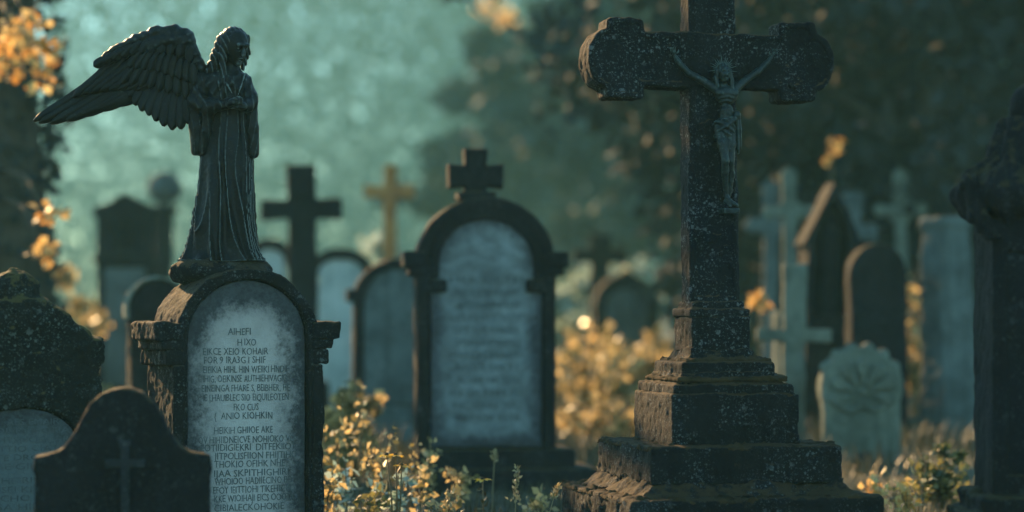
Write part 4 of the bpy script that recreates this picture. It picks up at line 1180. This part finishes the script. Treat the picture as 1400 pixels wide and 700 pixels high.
# ivy-grown trunk at the left edge
def build_trunk():
    d = 20.0; x = X_at(-8, d); rng = np.random.default_rng(2)
    root = empty('ivy_trunk', (x, d, -.05), 0, 'thick dark tree trunk grown with ivy and golden leaves, at the left edge', 'tree')
    A = Acc()
    pts = [(.06 * math.sin(i * .9), .05 * math.cos(i), i * .62) for i in range(12)]
    A.add(*tube(pts, [.46 * (1.3 if i == 0 else 1) - .012 * i for i in range(12)], 18))
    for a, z0, L in ((2.6, 4.4, 2.2), (.2, 5.2, 1.4), (3.5, 5.6, 2.5)):
        A.add(*tube([(0, 0, z0), (math.cos(a) * L * .5, math.sin(a) * L * .3, z0 + .5), (math.cos(a) * L, math.sin(a) * L * .5, z0 + 1.4)], [.16, .1, .04], 8))
    A.obj('trunk', BARK, root)
    n = 2600; th = rng.uniform(0, 2 * math.pi, n); z = rng.uniform(.1, 6.6, n)
    r = .44 + rng.uniform(0, .12, n) * (1 + .7 * np.sin(z * 2.3 + th * 2))
    V, Fq = leaves(np.stack([r * np.cos(th), r * np.sin(th), z], 1), .11, .4, rng, .6)
    mesh_obj('ivy', V, Fq, LM['dark'], root, smooth=False)
    C = []; B_ = []
    for (px, py, rr) in ((14, 30, .14), (30, 40, .15), (44, 70, .16), (55, 95, .13), (20, 62, .14), (62, 60, .12), (40, 20, .12), (5, 85, .12), (60, 330, .12), (66, 285, .1)):
        dd = d - 3.3 + rng.uniform(-.3, .3)
        q = (X_at(px, dd) - x, dd - d, CAMZ + (HORIZ - py) / FPX * dd)
        C.append((*q, rr)); B_.append(q)
    T = Acc()
    for q in B_: T.add(*tube([(.1, -.2, q[2] + .5), (q[0] * .6, q[1] * .6, q[2] + .35), q], [.03, .018, .006], 5))
    T.obj('twigs', BARK, root)
    P = clumps([c[:3] for c in C], [c[3] for c in C], 22, rng)
    V, Fq = leaves(P, .075, .4, rng)
    mesh_obj('golden_foliage', V, Fq, LM['gold'], root, smooth=False)
build_trunk()

def bush(name, px, d, w, h, label, leaf, n, leaf_s, seed, group=None, z0=0.0, cat='bush', k=16, stemn=9):
    rng = np.random.default_rng(seed)
    x = X_at(px, d)
    root = empty(name, (x, d, gz(x, d)), 0, label, cat, group)
    A = Acc(); C = []; Rr = []
    for i in range(stemn):
        a = rng.uniform(0, 2 * math.pi); L = w * rng.uniform(.2, 1)
        e = (math.cos(a) * L, math.sin(a) * L * .7, h * rng.uniform(.55, 1) * (1 - .35 * L / w))
        m = (e[0] * .35, e[1] * .35, e[2] * .55)
        A.add(*tube([(e[0] * .1, e[1] * .1, -.03), m, e], [.012, .009, .003], 5))
        for q in range(max(1, k // stemn) + 1):
            t = rng.uniform(.25, 1.0)
            C.append((e[0] * t ** 1.3, e[1] * t ** 1.3, e[2] * t)); Rr.append(w * rng.uniform(.12, .34))
    A.obj('stems', STEM, root)
    P = clumps(C, Rr, n / len(C), rng)
    V, Fq = leaves(P, leaf_s, .5, rng)
    mesh_obj('foliage', V, Fq, LM[leaf], root, smooth=False)
    return root
BU = [  # px, d, half width m, height m, leaf, n, size, label
 (100, 24, .55, 2.0, 'mixed', 1500, .085, 'tall golden bush between the ivy trunk and the gabled monument'),
 (88, 17.5, .40, 1.05, 'mixed', 900, .07, 'golden bush low behind the mossy gravestone'),
 (478, 15.0, .34, .78, 'mixed', 900, .06, 'golden bush against the arched gravestone, right of the angel tombstone'),
 (465, 34, 1.0, 1.9, 'sage', 1300, .13, 'pale silvery bush behind the foot of the tall latin cross'),
 (520, 29, .75, 2.3, 'sage', 1300, .12, 'pale silvery bush around the rusty cross'),
 (770, 33, 1.1, 2.2, 'sage', 1400, .13, 'silvery bush right of the central tombstone'),
 (845, 37, 1.3, 2.6, 'sage', 1500, .14, 'tall silvery bush behind the bell-shaped headstone'),
 (795, 24, .55, 1.35, 'mixed', 380, .08, 'golden bush between the central tombstone and the crucifix'),
 (885, 26, .5, .8, 'mixed', 900, .08, 'low golden bush below the bell-shaped headstone'),
 (838, 18.5, .55, .62, 'mixed', 650, .06, 'low golden shrub left of the crucifix pedestal'),
 (812, 21.5, .5, 1.0, 'mixed', 260, .07, 'bright golden bush right of the central tombstone, low in front of the small dark cross'),
 (872, 23.5, .45, .95, 'mixed', 700, .085, 'golden bush touching the left side of the crucifix pedestal'),
 (1215, 25, .4, 1.7, 'gold', 160, .10, 'golden bush glowing between the black rounded headstone and the tapering gravestone'),
 (905, 20, .5, .55, 'green', 1000, .06, 'olive shrub close behind the crucifix pedestal'),
 (835, 27.5, .45, .62, 'dark', 1300, .08, 'dark mound of ivy at the foot of the small dark cross'),
 (1180, 15.9, .11, .16, 'dark', 400, .035, 'dark tuft at the foot of the shell-topped headstone'),
 (1285, 12.6, .19, .42, 'green', 900, .035, 'olive shrub between the shell-topped headstone and the urn column'),
 (1255, 21, .35, 1.9, 'mixed', 260, .09, 'thin golden sapling beside the thin pale cross'),
]
for i, (px, d, w, h, lf, n, ls, lb) in enumerate(BU):
    bush('bush', px, d, w, h, lb, lf, n, ls, 40 + i, 'bushes among the graves')

def sprig(px, py, d, r, n, ls, label, seed, stretch=1.0):
    rng = np.random.default_rng(seed)
    tip = at(px, py, d)
    root = empty('sapling', (tip.x, d, gz(tip.x, d)), 0, label, 'sapling', 'saplings with golden leaves')
    A = Acc(); z = tip.z
    A.add(*tube([(-.05, .05, -.03), (.02, .03, z * .5), (0, 0, z), (.02, 0, z + r)], [.014, .010, .006, .002], 6))
    A.obj('stem', STEM, root)
    q = clumps([(0, 0, z)], [r], n, rng); q[:, 2] = z + (q[:, 2] - z) * stretch; q[:, 0] += (q[:, 2] - z) * .35 * (stretch > 1)
    V, Fq = leaves(q, ls, .4, rng)
    mesh_obj('foliage', V, Fq, LM['gold'], root, smooth=False)
sprig(1137, 208, 22, .06, 13, .10, 'thin sapling whose few orange leaves glow above the gothic shrine', 3, 3.2)
sprig(1038, 414, 19, .07, 34, .08, 'small sapling with one ball of golden leaves right of the crucifix plinth', 5)

# ------------------------------------------------------------ small plants in front
def spray(px, d, h, seed, label, leaf='mixed', nl=14, spread=.11, leaf_s=.042, name='weed', group='leafy weeds in the foreground', flowers=0):
    rng = np.random.default_rng(seed)
    x = X_at(px, d)
    root = empty(name, (x, d, 0), rng.uniform(0, 6), label, 'plant', group)
    A = Acc(); P = []; tips = []
    for s_ in range(rng.integers(3, 6)):
        a = rng.uniform(0, 6.28); L = spread * rng.uniform(.2, 1.1); hh = h * rng.uniform(.65, 1)
        pts = [(math.cos(a) * L * t * t, math.sin(a) * L * t * t, hh * t) for t in (0, .3, .6, .85, 1)]
        A.add(*tube(pts, [.004, .0036, .003, .0022, .001], 5)); tips.append(pts[-1])
        for j in range(nl):
            t = rng.uniform(.35, 1.0)
            P.append((math.cos(a) * L * t * t + rng.normal() * .022, math.sin(a) * L * t * t + rng.normal() * .022, hh * t + rng.normal() * .01))
    A.obj('stems', STEM, root)
    V, Fq = leaves(np.array(P), leaf_s, .5, rng, .1, .32)
    mesh_obj('foliage', V, Fq, LM[leaf], root, smooth=False)
    return root
k = 0
for px, d, h, lf, where in [(462, 12.2, .62, 'mixed', 'tall golden weed beside the right edge of the angel tombstone'), (492, 12.8, .66, 'mixed', 'tallest golden weed in front of the arched gravestone'),
        (520, 12.4, .42, 'mixed', 'golden weed left of the yellow flower clump'), (560, 12.0, .45, 'mixed', 'golden weed behind the yellow flower clump'), (585, 12.6, .40, 'mixed', 'thin weed at the corner of the central tombstone base'),
        (475, 11.6, .34, 'sage', 'silvery weed at the foot of the angel tombstone'), (540, 11.4, .28, 'sage', 'low silvery weed under the yellow flower clump'), (610, 11.2, .20, 'mixed', 'short seeding weed between the two yellow flower plants'),
        (625, 12.2, .30, 'mixed', 'slim golden weed in front of the central tombstone base, left of the single yellow flower'), (575, 11.6, .36, 'mixed', 'leafy golden weed right of the yellow flower clump'), (515, 11.8, .52, 'mixed', 'bushy golden weed directly left of the yellow flower clump'), (738, 11.6, .16, 'mixed', 'low golden weed at the corner of the crucifix base slab, by the seed head'), (445, 11.2, .36, 'mixed', 'golden weed pressed against the angel tombstone edge'),
        (500, 11.2, .24, 'green', 'short olive weed at the lower edge of the picture'), (1240, 11.6, .22, 'gold', 'fallen-gold leafed weed beside the pedestal, near the olive shrub'), (1205, 11.9, .24, 'gold', 'golden leafed weed right against the crucifix pedestal'),
        (1185, 12.3, .22, 'gold', 'low golden weed behind the corner of the crucifix pedestal'), (1318, 12.2, .28, 'green', 'olive weed close to the urn column base'), (1262, 12.0, .30, 'green', 'upright olive weed left of the olive shrub')]:
    spray(px, d, h, 100 + k, where, lf); k += 1

def flower(px, py, d, label, rz=0, heads=((0, 0, 0),), seed=1):
    rng = np.random.default_rng(seed)
    top = at(px, py, d)
    root = empty('yellow_flower', (top.x, top.y, 0), rz, label, 'flower', 'yellow flowers in the foreground')
    A = Acc()
    for hx, hy, hz in heads:
        zt = top.z + hz
        A.add(*tube([(hx * .2, hy * .2, 0), (hx * .6 + .006, hy * .6, zt * .5), (hx, hy, zt)], [.005, .004, .003], 6))
    for j in range(8):
        z = rng.uniform(.3, .85) * top.z; a = rng.uniform(0, 6.28)
        V, Fq = leaves(np.array([[0.003, 0, z]]), .045, .3, rng, -.2, .25)
        A.add(V, Fq)
    A.obj('stem', STEM, root)
    for hx, hy, hz in heads:
        zt = top.z + hz
        B = Acc(); npet = 9
        for i in range(npet):
            a = 2 * math.pi * i / npet + rng.uniform(-.1, .1); L = .046 * rng.uniform(.85, 1.15)
            dr = Vector((math.cos(a), math.sin(a), rng.uniform(-.35, .12))); sd = Vector((-dr.y, dr.x, 0)) * .012
            c = Vector((hx, hy, zt))
            B.add([c + dr * .004, c + dr * L * .55 + sd + Vector((0, 0, .003)), c + dr * L, c + dr * L * .55 - sd + Vector((0, 0, .003))], [(0, 1, 2), (0, 2, 3)])
        pt = B.obj('petals', LM['petal'], root)
        D = Acc(); D.add(*tube([(hx, hy, zt - .004), (hx, hy, zt + .004), (hx, hy, zt + .010)], [.009, .010, .004], 10))
        D.obj('flower_centre', BARK, root)
flower(541, 622, 10.9, 'clump of two bright yellow flower heads above the weeds', .3, ((0, 0, 0), (.022, -.02, -.045), (-.035, .03, .0)), 3)
flower(660, 655, 11.0, 'single upright yellow flower in front of the central tombstone base', 1.0, ((0, 0, 0),), 4)
flower(1222, 668, 11.8, 'small yellow flower head low beside the crucifix pedestal', .3, ((0, 0, 0),), 6)

def seed_head(px, py, d, label, ln=.16, lean=0.0, seed=1, side=True):
    rng = np.random.default_rng(seed)
    top = at(px, py, d); x0 = top.x - lean
    root = empty('grass_seed_head', (x0, top.y, 0), 0, label, 'grass', 'grass seed heads in the foreground')
    A = Acc(); z1 = top.z
    P = [(lean * t * t, 0, z1 * t) for t in np.linspace(0, 1, 9)]
    A.add(*tube(P, [.0022] * 8 + [.001], 5)); A.obj('stem', LM['seed'], root)
    Q = []
    for t in np.linspace(1 - ln / max(z1, .05), 1, 46):
        a = rng.uniform(0, 6.28); r = .006 * (1 + 1.2 * (1 - (t - (1 - ln / z1)) / (ln / z1)))
        Q.append((lean * t * t + math.cos(a) * r, math.sin(a) * r, z1 * t))
    if side:
        for j in range(14):
            a = rng.uniform(0, 6.28); Q.append((math.cos(a) * .03, math.sin(a) * .03, z1 - ln + rng.normal() * .008))
    V, Fq = leaves(np.array(Q), .020, .3, rng, -1.2, .3)
    mesh_obj('seeds', V, Fq, LM['seed'], root, smooth=False)
seed_head(707, 638, 10.9, 'tall feathery grass seed head left of the crucifix pedestal', .15, .01, 1)
seed_head(677, 617, 12.0, 'slim pinkish seed head above the single yellow flower', .05, .015, 2, False)
seed_head(612, 672, 10.9, 'squat bushy seed head between the yellow flowers', .07, 0, 3)
seed_head(764, 664, 10.5, 'thin grass stalk bending towards the crucifix base', .06, .06, 4, False)

# ------------------------------------------------------------ grass: one mass
def build_grass():
    rng = np.random.default_rng(9)
    V, Fc = [], []
    def patch(n, x0, x1, y0, y1, h0, h1, w):
        y = rng.uniform(y0, y1, n); x = rng.uniform(x0, x1, n) * y
        keep = np.sin(x * 2.3 + 1) * np.sin(y * 1.1) + rng.uniform(-1, 1, n) > -.5
        x, y = x[keep], y[keep]; n = len(x)
        z = np.array([gz(a, b) for a, b in zip(x, y)])
        h = rng.uniform(h0, h1, n); a = rng.uniform(0, 6.28, n); ln = rng.uniform(.1, .7, n) * h
        dx, dy = np.cos(a), np.sin(a)
        sx, sy = -dy * w, dx * w
        p = np.stack([np.stack([x - sx, y - sy, z - .01], 1), np.stack([x + sx, y + sy, z - .01], 1),
                      np.stack([x + dx * ln * .35 + sx * .7, y + dy * ln * .35 + sy * .7, z + h * .6], 1), np.stack([x + dx * ln * .35 - sx * .7, y + dy * ln * .35 - sy * .7, z + h * .6], 1),
                      np.stack([x + dx * ln, y + dy * ln, z + h], 1)], 1).reshape(-1, 3)
        i = np.arange(n)[:, None] * 5 + sum(len(v) for v in V)
        V.append(p); Fc.append(np.concatenate([i + np.array([[0, 1, 2]]), i + np.array([[0, 2, 3]]), i + np.array([[3, 2, 4]])]))
    patch(20000, -.23, .23, 9.5, 15, .03, .10, .0035)
    patch(30000, -.23, .23, 15, 30, .06, .26, .006)
    patch(24000, -.25, .25, 30, 60, .12, .45, .014)
    tag(mesh_obj('grass', np.concatenate(V), np.concatenate(Fc), LM['straw'], smooth=False), kind='stuff')
build_grass()

# old stones have settled: each leans a little its own way
_r = random.Random(12)
for o in list(scene.objects):
    if o.type == 'EMPTY' and o.location.y > 15 and o.get('category') in ('gravestone', 'cross', 'pillar', 'shrine'):
        o.rotation_euler.x = R(_r.uniform(-2.2, 2.2)); o.rotation_euler.y = R(_r.uniform(-1.2, 1.2))
